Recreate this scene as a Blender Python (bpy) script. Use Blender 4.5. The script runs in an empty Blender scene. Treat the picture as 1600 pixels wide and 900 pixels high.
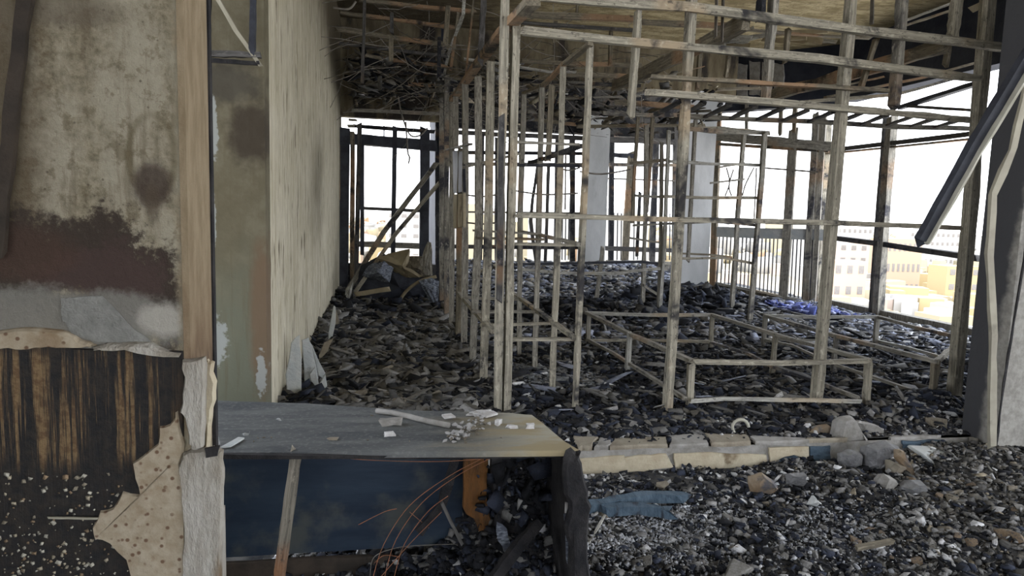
import bpy, bmesh, math, random
import numpy as np
from mathutils import Vector, Matrix
from mathutils.geometry import tessellate_polygon
random.seed(7); rng = np.random.default_rng(7)
S = bpy.context.scene; COL = S.collection

# ------------------------------------------------------------------ camera
F = 1600/36*24
def _d(px, py): return Vector(((px-800)/F, (py-450)/F, 1.0))
_n = _d(605,328).cross(_d(1605,358)).normalized()
if _n.y > 0: _n = -_n
_Y = _d(605,328).normalized(); _X = _Y.cross(_n)
R3 = Matrix((_X, _Y, _n)); CAM = Vector((0,0,1.5))
cd = bpy.data.cameras.new('camera'); cam = bpy.data.objects.new('camera', cd); COL.objects.link(cam)
cd.lens = 24; cd.sensor_width = 36; cd.clip_end = 6000; cd.clip_start = 0.05
cx, cy, cz = R3 @ Vector((1,0,0)), R3 @ Vector((0,-1,0)), R3 @ Vector((0,0,-1))
cam.matrix_world = Matrix(((cx.x,cy.x,cz.x,CAM.x),(cx.y,cy.y,cz.y,CAM.y),(cx.z,cy.z,cz.z,CAM.z),(0,0,0,1)))
S.camera = cam
# ------------------------------------------------------------------ sky, sun, exposure
W = bpy.data.worlds.new('sky'); S.world = W; W.use_nodes = True
wt = W.node_tree; wt.nodes.clear()
wo = wt.nodes.new('ShaderNodeOutputWorld'); bg = wt.nodes.new('ShaderNodeBackground'); wt.links.new(bg.outputs[0], wo.inputs[0])
tc = wt.nodes.new('ShaderNodeTexCoord'); sx = wt.nodes.new('ShaderNodeSeparateXYZ'); cr = wt.nodes.new('ShaderNodeValToRGB')
wt.links.new(tc.outputs['Generated'], sx.inputs[0]); wt.links.new(sx.outputs[2], cr.inputs[0]); wt.links.new(cr.outputs[0], bg.inputs[0])
cr.color_ramp.elements[0].position = 0.0; cr.color_ramp.elements[0].color = (0.86,0.87,0.90,1)
cr.color_ramp.elements[1].position = 0.5; cr.color_ramp.elements[1].color = (0.80,0.87,1.0,1)
bg.inputs[1].default_value = 3.0
sl = bpy.data.lights.new('sun','SUN'); sl.energy = 3.0; sl.color = (1.0,0.90,0.74); sl.angle = 0.01
so = bpy.data.objects.new('sun', sl); COL.objects.link(so)
so.rotation_euler = Vector((-0.25,-0.42,0.9)).to_track_quat('Z','Y').to_euler()
S.view_settings.view_transform = 'Standard'; S.view_settings.look = 'None'
S.view_settings.exposure = 0.98; S.view_settings.gamma = 1.0; S.view_settings.use_curve_mapping = False

# ------------------------------------------------------------------ pixel measurements -> real points in the room
def ray(px, py): return R3 @ _d(px, py)
def atZ(px, py, z=0.0): r = ray(px, py); return CAM + r*((z-1.5)/r.z)
def atY(px, py, y): r = ray(px, py); return CAM + r*(y/r.y)
def atX(px, py, x): r = ray(px, py); return CAM + r*(x/r.x)
def atP(px, py, p, n): r = ray(px, py); return CAM + r*((p-CAM).dot(n)/r.dot(n))
def dep(p): return (R3.transposed() @ (Vector(p)-CAM)).z
def wpx(p, w): return w*dep(p)/F

# ------------------------------------------------------------------ node helpers
class NT:
    def __init__(s, name):
        s.m = bpy.data.materials.new(name); s.m.use_nodes = True; s.t = s.m.node_tree
        s.b = s.t.nodes['Principled BSDF']; s.b.inputs['Roughness'].default_value = 0.9
        s.b.inputs['Specular IOR Level'].default_value = 0.25
        s.co = s.t.nodes.new('ShaderNodeTexCoord').outputs['Object']
    def n(s, k): return s.t.nodes.new(k)
    def put(s, sock, v):
        if isinstance(v, bpy.types.NodeSocket): s.t.links.new(v, sock)
        elif isinstance(v, (tuple, list)) and len(v) == 3 and sock.type == 'RGBA': sock.default_value = (*v, 1)
        else: sock.default_value = v
    def scale(s, sc, loc=(0,0,0), vec=None):
        m = s.n('ShaderNodeMapping'); m.inputs['Scale'].default_value = sc; m.inputs['Location'].default_value = loc
        s.put(m.inputs[0], vec or s.co); return m.outputs[0]
    def noise(s, sc, det=5, vec=None, rough=.6, dist=0):
        m = s.n('ShaderNodeTexNoise'); m.inputs['Scale'].default_value = sc; m.inputs['Detail'].default_value = det
        m.inputs['Roughness'].default_value = rough; m.inputs['Distortion'].default_value = dist
        s.put(m.inputs['Vector'], vec or s.co); return m.outputs[0]
    def vor(s, sc, vec=None, out='Distance'):
        m = s.n('ShaderNodeTexVoronoi'); m.inputs['Scale'].default_value = sc; s.put(m.inputs['Vector'], vec or s.co); return m.outputs[out]
    def ramp(s, f, a, b, lo=0., hi=1.):
        m = s.n('ShaderNodeMapRange'); m.clamp = True; m.interpolation_type = 'SMOOTHSTEP'
        s.put(m.inputs[0], f); m.inputs[1].default_value = a; m.inputs[2].default_value = b
        m.inputs[3].default_value = lo; m.inputs[4].default_value = hi; return m.outputs[0]
    def mix(s, f, a, b):
        m = s.n('ShaderNodeMix'); m.data_type = 'RGBA'; s.put(m.inputs[0], f); s.put(m.inputs[6], a); s.put(m.inputs[7], b); return m.outputs[2]
    def math(s, op, a, b=0., c=0.):
        m = s.n('ShaderNodeMath'); m.operation = op; s.put(m.inputs[0], a); s.put(m.inputs[1], b)
        if op in ('MULTIPLY_ADD',): s.put(m.inputs[2], c)
        return m.outputs[0]
    def sep(s, vec=None):
        m = s.n('ShaderNodeSeparateXYZ'); s.put(m.inputs[0], vec or s.co); return m.outputs
    def rnd(s): return s.n('ShaderNodeObjectInfo').outputs['Random']
    def blob(s, c, r, nz=None, amt=.5, soft=.35, k=1.0):
        """stain: 1 inside an ellipsoid of radii r about c, edge broken up by noise"""
        v = s.n('ShaderNodeVectorMath'); v.operation = 'SUBTRACT'; s.put(v.inputs[0], s.co); v.inputs[1].default_value = c
        u = s.n('ShaderNodeVectorMath'); u.operation = 'DIVIDE'; s.put(u.inputs[0], v.outputs[0]); u.inputs[1].default_value = r
        l = s.n('ShaderNodeVectorMath'); l.operation = 'LENGTH'; s.put(l.inputs[0], u.outputs[0])
        d = l.outputs['Value']
        if nz is not None: d = s.math('ADD', d, s.math('MULTIPLY', s.math('SUBTRACT', nz, .5), amt*2))
        return s.ramp(d, 1-soft, 1+soft, k, 0.)
    def fin(s, col, bump=None, dist=.01, rough=None, strength=.8):
        s.put(s.b.inputs['Base Color'], col)
        if bump is not None:
            b = s.n('ShaderNodeBump'); b.inputs['Distance'].default_value = dist; b.inputs['Strength'].default_value = strength
            s.put(b.inputs['Height'], bump); s.put(s.b.inputs['Normal'], b.outputs[0])
        if rough is not None: s.put(s.b.inputs['Roughness'], rough)
        return s.m

def wood(name, ash, char, tan, ck=.5, tk=.5):
    m = NT(name); g = m.noise(1, 5, m.scale((60,60,3.2)), .7); b = m.noise(2.3, 4, dist=.6); r = m.rnd()
    off = m.math('MULTIPLY', m.math('SUBTRACT', r, .5), .22)
    c = m.mix(m.ramp(g,.35,.68), tuple(x*.45 for x in ash), ash)
    c = m.mix(m.ramp(m.math('ADD', m.noise(1.1, 3, m.scale((1,1,1),(3,5,9))), off), tk, tk+.12), c, tan)
    c = m.mix(m.ramp(m.math('ADD', b, off), ck, ck+.13), c, char)
    fine = m.noise(26, 5, m.scale((1,1,.5)), .75)
    c = m.mix(m.ramp(fine, .56, .66, 0, .75), c, (.05,.045,.04)); c = m.mix(m.ramp(fine, .44, .34, 0, .5), c, tuple(min(1,x*1.5) for x in ash))
    pits = m.ramp(m.vor(9, m.scale((5,5,1))), .0, .22, 1, 0)
    c = m.mix(m.math('MULTIPLY', pits, .55), c, (.02,.017,.015))
    return m.fin(c, g, .006)
ASH=(.40,.37,.295); CHAR=(.035,.034,.036)
M = {}
M['wood_ash'] = wood('ashen_wood', ASH, CHAR, (.36,.29,.20), .55, .60)
M['wood_grey'] = wood('grey_burnt_wood', (.35,.33,.28), (.05,.05,.058), (.28,.215,.155), .54, .58)
M['wood_brown'] = wood('brown_burnt_wood', (.24,.21,.155), (.035,.03,.026), (.27,.175,.105), .55, .48)
M['wood_char'] = wood('charred_wood', (.12,.115,.11), (.02,.021,.026), (.14,.09,.055), .45, .58)
M['wood_pale'] = wood('pale_ash_wood', (.50,.49,.44), (.14,.13,.12), (.42,.36,.27), .68, .62)

def simple(name, c1, c2, sc=6, rough=.9, dist=.01, det=6, third=None, tk=.6, stretch=(1,1,1)):
    m = NT(name); v = m.scale(stretch); n1 = m.noise(sc, det, v); c = m.mix(m.ramp(n1,.32,.68), c1, c2)
    if third: c = m.mix(m.ramp(m.noise(sc*.45, 5, m.scale(stretch,(7,3,1))), tk, tk+.12), c, third)
    return m.fin(c, m.noise(sc*5, 6, v), dist, rough)
M['concrete'] = simple('rubble_concrete', (.20,.19,.17), (.33,.32,.30), 9, third=(.09,.09,.095))
M['stone_dark'] = simple('ashy_dark_stone', (.12,.12,.125), (.24,.24,.24), 11, .9, .02, third=(.05,.055,.065), tk=.55)
M['brick_tan'] = simple('scorched_stone', (.22,.15,.09), (.30,.24,.17), 12, third=(.10,.10,.11), tk=.52)
M['slate'] = simple('dark_slate_paint', (.016,.020,.034), (.035,.04,.055), 3, .7, third=(.10,.10,.10), tk=.66)
M['shard'] = simple('painted_plaster_shard', (.40,.43,.44), (.52,.53,.51), 7, third=(.25,.23,.18), tk=.6)
M['shard_back'] = simple('plaster_shard_brown', (.20,.17,.13), (.30,.27,.21), 9)
M['white_plaster'] = simple('white_plaster', (.46,.44,.39), (.30,.27,.22), 16, .9, .03, third=(.17,.12,.07), tk=.54, stretch=(1,1,.35))
M['steel_dark'] = simple('scorched_dark_metal', (.02,.022,.03), (.05,.055,.07), 5, .55, .004, third=(.12,.10,.08), tk=.66)
M['rusty_dark'] = simple('sooty_rusted_metal', (.022,.018,.014), (.05,.038,.028), 8, .7, .004, third=(.09,.06,.04), tk=.58)
M['metal_pale'] = simple('pale_metal_edge', (.34,.33,.27), (.46,.45,.38), 6, .6, .003, third=(.15,.14,.11), tk=.58)
M['conduit'] = simple('pale_conduit', (.34,.32,.25), (.26,.24,.19), 5, .7, .003, third=(.12,.11,.09), tk=.62)
M['sheet_tan'] = simple('scorched_tan_sheet', (.34,.29,.19), (.20,.16,.10), 3, .7, .01, third=(.08,.07,.06))
M['black'] = simple('soot_and_shade_black', (.012,.012,.014), (.035,.033,.033), 9, third=(.10,.09,.08), tk=.68)  # soot and char, also the strip that stands for shade in the gap
M['blue_strip'] = simple('dark_blue_membrane', (.045,.075,.105), (.09,.13,.17), 9, .7, third=(.02,.022,.03), tk=.52, stretch=(1,1,3))
M['copper'] = simple('copper_wire', (.30,.12,.06), (.18,.09,.05), 20, .5, .001)
M['wire'] = simple('grey_wire', (.10,.09,.08), (.22,.20,.17), 9, .6, .001)
M['rust'] = simple('rusted_orange_board', (.17,.075,.022), (.085,.045,.02), 7, third=(.02,.018,.016), tk=.55, stretch=(3,3,1))
M['white_lump'] = simple('white_plaster_lump', (.62,.62,.62), (.45,.43,.41), 25, third=(.30,.27,.24))
M['mesh_panel'] = simple('pale_ribbed_sheet', (.30,.33,.38), (.05,.06,.08), 30, third=(.10,.11,.14), tk=.5, stretch=(1,1,3))
M['cream'] = simple('cream_paint', (.52,.47,.35), (.40,.34,.24), 7, third=(.17,.13,.08), tk=.54)

def attr_mat():
    m = NT('loose_debris'); a = m.n('ShaderNodeAttribute'); a.attribute_name = 'col'
    c = m.mix(m.ramp(m.noise(40, 3), .35, .7, 0, .35), a.outputs['Color'], (.03,.03,.034))
    return m.fin(c, m.noise(120, 3), .004)
M['chips'] = attr_mat()

# ------------------------------------------------------------------ mesh helpers
def link(name, me, mat, parent=None):
    o = bpy.data.objects.new(name, me); COL.objects.link(o)
    if mat is not None and hasattr(me, 'materials') and not me.materials: me.materials.append(mat if not isinstance(mat, str) else M[mat])
    if parent is not None:
        o.parent = parent
    return o
def put(o, mw):
    p = o.parent
    o.matrix_basis = (Matrix.Translation(-p.location) @ mw) if p else mw
def thing(name, label, cat, loc=(0,0,0), group=None):
    o = bpy.data.objects.new(name, None); COL.objects.link(o); o.location = loc; o.empty_display_size = .1
    o['label'] = label; o['category'] = cat
    if group: o['group'] = group
    return o
def tag(o, label=None, cat=None, group=None, kind=None):
    for k, v in (('label',label),('category',cat),('group',group),('kind',kind)):
        if v: o[k] = v
    return o
def mesh_from(name, verts, faces):
    me = bpy.data.meshes.new(name); me.from_pydata([tuple(v) for v in verts], [], faces); me.update(); return me
def box_me(name, a, b):
    x0,y0,z0 = a; x1,y1,z1 = b
    v = [(x0,y0,z0),(x1,y0,z0),(x1,y1,z0),(x0,y1,z0),(x0,y0,z1),(x1,y0,z1),(x1,y1,z1),(x0,y1,z1)]
    return mesh_from(name, v, [(3,2,1,0),(4,5,6,7),(0,1,5,4),(1,2,6,5),(2,3,7,6),(3,0,4,7)])
def box(name, a, b, mat, parent=None, kind=None):
    o = link(name, box_me(name, a, b), mat, parent)
    if parent: put(o, Matrix.Identity(4))
    if kind: o['kind'] = kind
    return o

def bar(name, pts, w, d, mat, parent=None, seg=5, jit=.12, ref=None, taper=1.0, chip=.5):
    """burnt timber or metal bar along a path of world points, local Z along its length, edges eaten away"""
    pts = [Vector(p) for p in pts]; p0, p1 = pts[0], pts[-1]; L = (p1-p0).length
    z = (p1-p0).normalized(); r = ref or (Vector((0,1,0)) if abs(z.y) < .75 else Vector((0,0,1)))
    x = r.cross(z).normalized(); y = z.cross(x)
    Rm = Matrix((x,y,z)).transposed(); inv = Rm.transposed()
    lp = [inv @ (p-p0) for p in pts]
    path = []
    for i in range(len(lp)-1):
        k = max(1, int(round(seg*((lp[i+1]-lp[i]).length/max(L,1e-6)))))
        for j in range(k): path.append(lp[i].lerp(lp[i+1], j/k))
    path.append(lp[-1]); vs, fs = [], []
    for i, c in enumerate(path):
        t = 1 + (taper-1)*(i/(len(path)-1)); cw, cd_ = w*.5*t, d*.5*t
        for sx_, sy_ in ((-1,-1),(1,-1),(1,1),(-1,1)):
            q = 1 - (random.random()*chip*.5 if random.random() < .3 else 0)
            vs.append((c.x+sx_*cw*q*(1+random.uniform(-jit,jit)), c.y+sy_*cd_*q*(1+random.uniform(-jit,jit)),
                       c.z + (random.uniform(-1,1)*w*.4 if 0 < i < len(path)-1 else random.uniform(-.6,.6)*w*(jit>0))))
    for i in range(len(path)-1):
        a = i*4
        for k in range(4): fs.append((a+k, a+(k+1)%4, a+4+(k+1)%4, a+4+k))
    fs.append((3,2,1,0)); e = (len(path)-1)*4; fs.append((e,e+1,e+2,e+3))
    o = link(name, mesh_from(name, vs, fs), mat, parent)
    put(o, Matrix.Translation(p0) @ Rm.to_4x4()); return o
def tube(name, pts, r, mat, parent=None, sides=6):
    pts = [Vector(p) for p in pts]; o0 = pts[0]; vs, fs = [], []
    for i, p in enumerate(pts):
        t = (pts[min(i+1,len(pts)-1)]-pts[max(i-1,0)]).normalized(); a = t.orthogonal().normalized()
        if i: a = (pa - t*pa.dot(t)).normalized()
        pa = a; b = t.cross(a)
        for k in range(sides): th = 2*math.pi*k/sides; vs.append(p-o0+(a*math.cos(th)+b*math.sin(th))*r)
    for i in range(len(pts)-1):
        for k in range(sides): fs.append((i*sides+k, i*sides+(k+1)%sides, (i+1)*sides+(k+1)%sides, (i+1)*sides+k))
    fs += [tuple(range(sides))[::-1], tuple((len(pts)-1)*sides+k for k in range(sides))]
    me = mesh_from(name, vs, fs)
    for p in me.polygons: p.use_smooth = True
    o = link(name, me, mat, parent); put(o, Matrix.Translation(o0)); return o
def curve_pts(pts, n=8):
    pts = [Vector(p) for p in pts]; out = []
    for i in range(len(pts)-1):
        p0 = pts[max(i-1,0)]; p1 = pts[i]; p2 = pts[i+1]; p3 = pts[min(i+2,len(pts)-1)]
        for j in range(n):
            t = j/n; out.append(.5*((2*p1)+(p2-p0)*t+(2*p0-5*p1+4*p2-p3)*t*t+(3*p1-p0-3*p2+p3)*t**3))
    out.append(pts[-1]); return out
def slab(name, pts, nrm, th, mat, parent=None, rough=.0, sub=1, dome=0.0):
    """irregular sheet: outline of world points, thickness th towards nrm, edges broken up"""
    pts = [Vector(p) for p in pts]; nrm = Vector(nrm).normalized(); o0 = pts[0].copy(); out = []
    for i, p in enumerate(pts):
        q = pts[(i+1) % len(pts)]; e = (q-p); s = e.cross(nrm).normalized()
        for j in range(sub): out.append(p.lerp(q, j/sub) - o0 + (s*random.uniform(-rough,rough) if sub > 1 and j else Vector()))
    n = len(out); c = sum(out, Vector())/n
    ar = sum(((out[i]-c).cross(out[(i+1)%n]-c) for i in range(n)), Vector()); sg = 1 if ar.dot(nrm) > 0 else -1
    rim = []
    for i in range(n):
        t = out[(i+1)%n]-out[i-1]; s = nrm.cross(t); s = s.normalized()*sg if s.length > 1e-9 else Vector(); rim.append(out[i]+s*(th*.35 if dome else min(th*.18,.006)))
    vs = out + [p+nrm*th*.55 for p in out] + [p+nrm*(th+dome*random.uniform(.2,.6)) for p in rim]
    ux = nrm.orthogonal().normalized(); uy = nrm.cross(ux)
    tess = tessellate_polygon([[Vector((p.dot(ux), p.dot(uy), 0)) for p in out]])
    fs = [tuple(t) for t in tess]+[tuple(2*n+k for k in t) for t in tess]
    for i in range(n): j = (i+1)%n; fs += [(i,j,n+j,n+i), (n+i,n+j,2*n+j,2*n+i)]
    bm = bmesh.new(); bv = [bm.verts.new(v) for v in vs]
    for f in fs:
        try: bm.faces.new([bv[k] for k in f])
        except ValueError: pass
    bmesh.ops.recalc_face_normals(bm, faces=bm.faces)
    me = bpy.data.meshes.new(name); bm.to_mesh(me); bm.free()
    o = link(name, me, mat, parent); put(o, Matrix.Translation(o0)); return o
def rock_me(name, seed, sx=1, sy=1, sz=1, n=13, cut=0.):
    r = random.Random(seed); bm = bmesh.new()
    for _ in range(n):
        v = Vector((r.gauss(0,1), r.gauss(0,1), r.gauss(0,1))).normalized()*r.uniform(.8,1.0)
        v = Vector((max(-.75,min(.75,v.x))*sx, max(-.75,min(.75,v.y))*sy, max(-.7,min(.7,v.z))*sz)); bm.verts.new(v)
    g = bmesh.ops.convex_hull(bm, input=bm.verts)
    bmesh.ops.delete(bm, geom=[v for v in bm.verts if not v.link_faces], context='VERTS')
    bmesh.ops.bevel(bm, geom=list(bm.edges), offset=.05*min(sx,sy,sz), segments=1, affect='EDGES')
    me = bpy.data.meshes.new(name); bm.to_mesh(me); bm.free(); return me
def bars(root, items, fn, name, mat, depth=None, **kw):
    """items: (x0,y0,x1,y1,w) or (path..., w) measured positions; fn maps a position into the room"""
    out = []
    for it in items:
        m = mat
        if isinstance(it[-1], str): m = it[-1]; it = it[:-1]
        w = it[-1]; c = it[:-1]; p = [fn(c[i], c[i+1]) for i in range(0, len(c), 2)]
        ww = wpx(p[len(p)//2], w); out.append(bar(name, p, ww, depth or ww*.8, m, root, **kw))
    return out

# value noise for heights and clumps
_T = rng.random((256,256))
def vn(x, y):
    xi = np.floor(x).astype(int); yi = np.floor(y).astype(int); fx = x-xi; fy = y-yi
    fx = fx*fx*(3-2*fx); fy = fy*fy*(3-2*fy)
    a = _T[xi%256, yi%256]; b = _T[(xi+1)%256, yi%256]; c = _T[xi%256, (yi+1)%256]; d = _T[(xi+1)%256, (yi+1)%256]
    return (a*(1-fx)+b*fx)*(1-fy)+(c*(1-fx)+d*fx)*fy
def fbm(x, y, o=4):
    s = 0; a = .5; k = 1.
    for _ in range(o): s = s+a*vn(x*k+17*_, y*k+5*_); a *= .5; k *= 2.1
    return s
def sst(x, a, b): t = np.clip((x-a)/(b-a), 0, 1); return t*t*(3-2*t)
YS = 4.10      # front of the step
def hroom(x, y):
    h = .01 + .13*(fbm(x*2.1, y*2.1)-.30)
    h = h + .42*sst(y, 12.0, 14.2)*sst(x, .9, 1.3)*(1-sst(x,5.6,6.6))
    h = h + .20*np.exp(-(((x-5.3)/1.0)**2+((y-11.2)/.9)**2)) + .16*np.exp(-(((x-2.7)/1.1)**2+((y-9.6)/.7)**2))
    h = h + .10*sst(-x, .1, .75)*sst(y,6.5,8) + .12*np.exp(-(((x-4.3)/.5)**2+((y-4.5)/.35)**2))
    return np.maximum(h, .0)*sst(y, YS+.05, YS+.6)+.01
def hfore(x, y):
    h = -.15 + .13*(fbm(x*3.1+9, y*3.1)-.28)
    return h + .09*sst(x, 2.9, 3.9)*sst(y, 2.6, 3.9) - .04*sst(y,3.6,3.95)*(1-sst(x,2.4,2.9))

# ------------------------------------------------------------------ structure
# left foreground pier with soot stains
def mat_pier():
    m = NT('sooty_mottled_plaster'); P = lambda px, py: atY(px, py, 2.05)
    fine = m.noise(38, 7, rough=.72); med = m.noise(7, 6, m.scale((1,1,.55))); st = m.noise(1, 5, m.scale((22,22,2.2)), .65)
    c = m.mix(m.ramp(fine,.3,.7), (.125,.105,.066), (.29,.255,.18))
    c = m.mix(m.ramp(med,.42,.62,0,.8), c, (.34,.31,.235)); c = m.mix(m.ramp(m.noise(16,6,rough=.7),.52,.62,0,.6), c, (.12,.095,.055)); c = m.mix(m.ramp(m.vor(26),.06,.12,.6,0), c, (.06,.045,.03))
    c = m.mix(m.ramp(st,.52,.68,0,.55), c, (.12,.095,.06))
    nz = m.math('ADD', m.math('MULTIPLY', m.noise(7, 6, rough=.7), .6), m.math('MULTIPLY', m.noise(38, 6, rough=.7), .4))
    def at(px, py, rx, rz, **k):
        q = P(px, py); return m.blob((q.x, 2.05, q.z), (rx*.00205, 1.2, rz*.00205), nz, **k)
    dark = (.045,.034,.026)
    def over(c, k, col): return m.mix(k, c, col)
    c = over(c, at(-30, 120, 75, 330, amt=.6, k=.75), (.10,.075,.045))
    c = over(c, at(40, 405, 150, 58, amt=1.6, soft=.3), dark)
    c = over(c, at(215, 460, 95, 72, amt=2.6, soft=.3), dark)
    c = over(c, at(120, 395, 75, 45, amt=2.2, soft=.3), dark)
    c = over(c, at(170, 440, 75, 45, amt=2.0, soft=.3), (.06,.04,.034))
    c = over(c, at(40, 395, 60, 35, amt=.8, k=.5), (.075,.042,.03))
    c = over(c, at(90, 502, 170, 44, amt=.8, soft=.2, k=.9), (.185,.178,.155))
    ring = m.math('SUBTRACT', at(238, 245, 34, 58, amt=.12, soft=.15), at(238, 240, 24, 48, amt=.12, soft=.2))
    c = over(c, m.math('MULTIPLY', m.ramp(ring, 0, 1), .6), (.10,.08,.04))
    c = over(c, at(238, 292, 24, 30, amt=.4, k=.85), (.05,.035,.028))
    c = over(c, at(238, 320, 9, 28, amt=.3, k=.6), (.08,.06,.04))
    c = over(c, at(110, 15, 60, 22, amt=.5, k=.6), (.11,.09,.065))
    c = over(c, at(255, 500, 30, 22, amt=.9, k=.8), (.40,.38,.33))
    c = over(c, m.math('MULTIPLY', m.ramp(m.sep()[0], -.59, -.56), .8), m.mix(m.ramp(nz,.4,.65), (.33,.30,.22), (.27,.20,.12)))
    return m.fin(c, m.math('ADD', fine, m.math('MULTIPLY', med, 1.5)), .012)
def mat_edge():
    m = NT('scorched_corner_plaster'); n = m.noise(20, 6, m.scale((1,1,.3))); z = m.sep()[2]
    c = m.mix(m.ramp(n,.3,.7), (.19,.145,.088), (.27,.215,.14))
    c = m.mix(m.ramp(m.math('ADD', z, m.math('MULTIPLY', n, .5)), 1.0, 1.7, .8, 0), c, (.13,.075,.045))
    c = m.mix(m.ramp(m.math('ADD', z, m.math('MULTIPLY', n, .35)), 1.0, 1.28, 1, 0), c, (.03,.025,.022))
    return m.fin(c, m.noise(60, 5), .006)
PY0 = 2.05; PX = atY(290, 330, PY0).x; PY1 = atX(325, 330, PX).y
pier = box('wall_left', (-3.4, PY0, -.2), (PX, PY1, 4.6), mat_pier(), kind='structure')
e = box('trim_1', (PX-.012, PY0-.004, .92), (PX+.006, PY1, 4.6), mat_edge(), kind='structure')

# olive panel behind the pier, cream wall running back
def mat_olive():
    m = NT('olive_sooty_plaster'); n = m.noise(9, 6); st = m.noise(1, 4, m.scale((26,26,1.4)))
    c = m.mix(m.ramp(n,.3,.7), (.105,.092,.058), (.145,.13,.088)); z = m.sep()[2]
    c = m.mix(m.ramp(m.math('ADD', z, n), 1.0, 2.0, 1, 0), c, (.125,.13,.095))
    c = m.mix(m.ramp(st,.5,.7,0,.4), c, (.10,.085,.05))
    for px, py, rx, rz, col, k in ((392,205,30,45,(.035,.026,.018),.85),(355,130,45,26,(.05,.045,.035),.8),(410,500,16,110,(.14,.085,.05),.7),(345,350,30,70,(.10,.085,.05),.4)):
        q = atY(px, py, 4.7); c = m.mix(m.blob(tuple(q), (rx*.0046, .5, rz*.0046), n, .5, .4, k), c, col)
    for px, py, rx, rz in ((333,345,4,45),(340,535,13,34),(333,200,6,40),(408,585,7,30)):
        q = atY(px, py, 4.7); c = m.mix(m.blob(tuple(q), (rx*.0046, .5, rz*.0046), m.noise(22,6), .9, .15, .8), c, (.30,.32,.31))
    c = m.mix(m.ramp(z, 3.0, 3.05), c, m.mix(m.ramp(n,.4,.65), (.20,.16,.10), (.05,.045,.035)))
    return m.fin(c, n, .012)
XW = atY(416, 450, 4.7).x
box('wall_2', (-2.2, 4.70, -.2), (XW, 4.88, 4.6), mat_olive(), kind='structure')
def mat_cream():
    m = NT('blistered_cream_paint'); st = m.noise(1, 6, m.scale((8,60,1.6)), .7, .7); n = m.noise(3, 5); z = m.sep()[2]; y = m.sep()[1]
    c = m.mix(m.ramp(n,.3,.7), (.55,.51,.38), (.66,.62,.49))
    c = m.mix(m.ramp(m.noise(1,4,m.scale((5,12,.6))),.45,.7,0,.6), c, (.34,.29,.19))
    crack = m.ramp(m.vor(1, m.scale((10,34,2.2))), .0, .10, 1, 0)
    flake = m.math('MULTIPLY', crack, m.ramp(m.noise(5,4),.45,.6))
    c = m.mix(m.math('MULTIPLY', flake, .9), c, (.08,.06,.04))
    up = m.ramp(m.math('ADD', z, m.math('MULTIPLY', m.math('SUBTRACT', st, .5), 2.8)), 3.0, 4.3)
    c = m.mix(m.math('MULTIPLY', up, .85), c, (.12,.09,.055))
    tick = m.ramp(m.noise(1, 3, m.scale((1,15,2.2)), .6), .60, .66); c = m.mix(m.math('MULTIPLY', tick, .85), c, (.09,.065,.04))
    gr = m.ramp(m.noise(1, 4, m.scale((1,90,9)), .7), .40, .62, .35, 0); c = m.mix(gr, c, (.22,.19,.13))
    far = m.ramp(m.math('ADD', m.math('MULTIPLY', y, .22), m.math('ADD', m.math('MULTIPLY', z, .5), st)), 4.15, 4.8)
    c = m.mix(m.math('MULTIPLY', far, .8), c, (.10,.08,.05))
    return m.fin(c, m.math('SUBTRACT', st, m.math('MULTIPLY', flake, 1.2)), .02)
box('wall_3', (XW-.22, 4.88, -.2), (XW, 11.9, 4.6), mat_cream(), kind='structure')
# floor slabs and step
M['bed'] = simple('ash_and_char_bed', (.022,.023,.027), (.10,.097,.09), 9, third=(.20,.20,.20), tk=.6)
M['bedfar'] = M['bed']
box('floor', (-1.3, YS, -.35), (8.3, 15.2, 0.0), 'bed', kind='structure')
box('floor_front', (-3.4, -4.5, -.35), (8.3, YS, -.15), 'bed', kind='structure')
# ceiling; its unseen stretch behind the camera is added to cut light
def mat_ceil():
    m = NT('scorched_ceiling'); n = m.noise(2.2, 6, m.scale((1,2.5,1)), .65, .5); f = m.noise(14, 6)
    c = m.mix(m.ramp(n,.35,.65), (.20,.155,.075), (.40,.33,.19)); c = m.mix(m.ramp(f,.5,.7,0,.6), c, (.13,.10,.055))
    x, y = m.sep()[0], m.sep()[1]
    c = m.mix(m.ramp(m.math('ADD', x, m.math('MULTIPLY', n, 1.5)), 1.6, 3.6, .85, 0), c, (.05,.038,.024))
    return m.fin(c, m.math('ADD', n, f), .03)
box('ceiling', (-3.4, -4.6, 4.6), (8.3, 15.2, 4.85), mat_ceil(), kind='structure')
box('wall_light_block_low', (-3.4, -4.75, -.35), (8.3, -4.6, .8), M['concrete'], kind='structure')  # unseen parapet behind the camera, added to limit light from the back
box('wall_light_block_top', (-3.4, -4.75, 3.2), (8.3, -4.6, 4.85), M['concrete'], kind='structure')  # unseen band over the back opening, added to limit the light
box('wall_light_block_side', (-3.55, -4.6, -.35), (-3.4, 2.3, 4.85), M['concrete'], kind='structure')  # unseen side wall, added to keep light off the foreground
# pier on the right
def mat_rpier():
    m = NT('grey_sooty_concrete'); n = m.noise(5, 7); z = m.sep()[2]; y = m.sep()[1]
    g = m.mix(m.ramp(m.noise(24,6),.3,.7), (.21,.20,.18), (.31,.30,.27))
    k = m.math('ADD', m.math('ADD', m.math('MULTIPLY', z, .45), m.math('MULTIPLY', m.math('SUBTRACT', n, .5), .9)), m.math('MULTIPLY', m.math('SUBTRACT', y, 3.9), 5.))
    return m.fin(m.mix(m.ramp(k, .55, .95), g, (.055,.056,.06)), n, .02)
PRX = 4.17
box('wall_right', (PRX, 3.90, -.2), (8.3, 4.2, 4.6), mat_rpier(), kind='structure')
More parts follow.
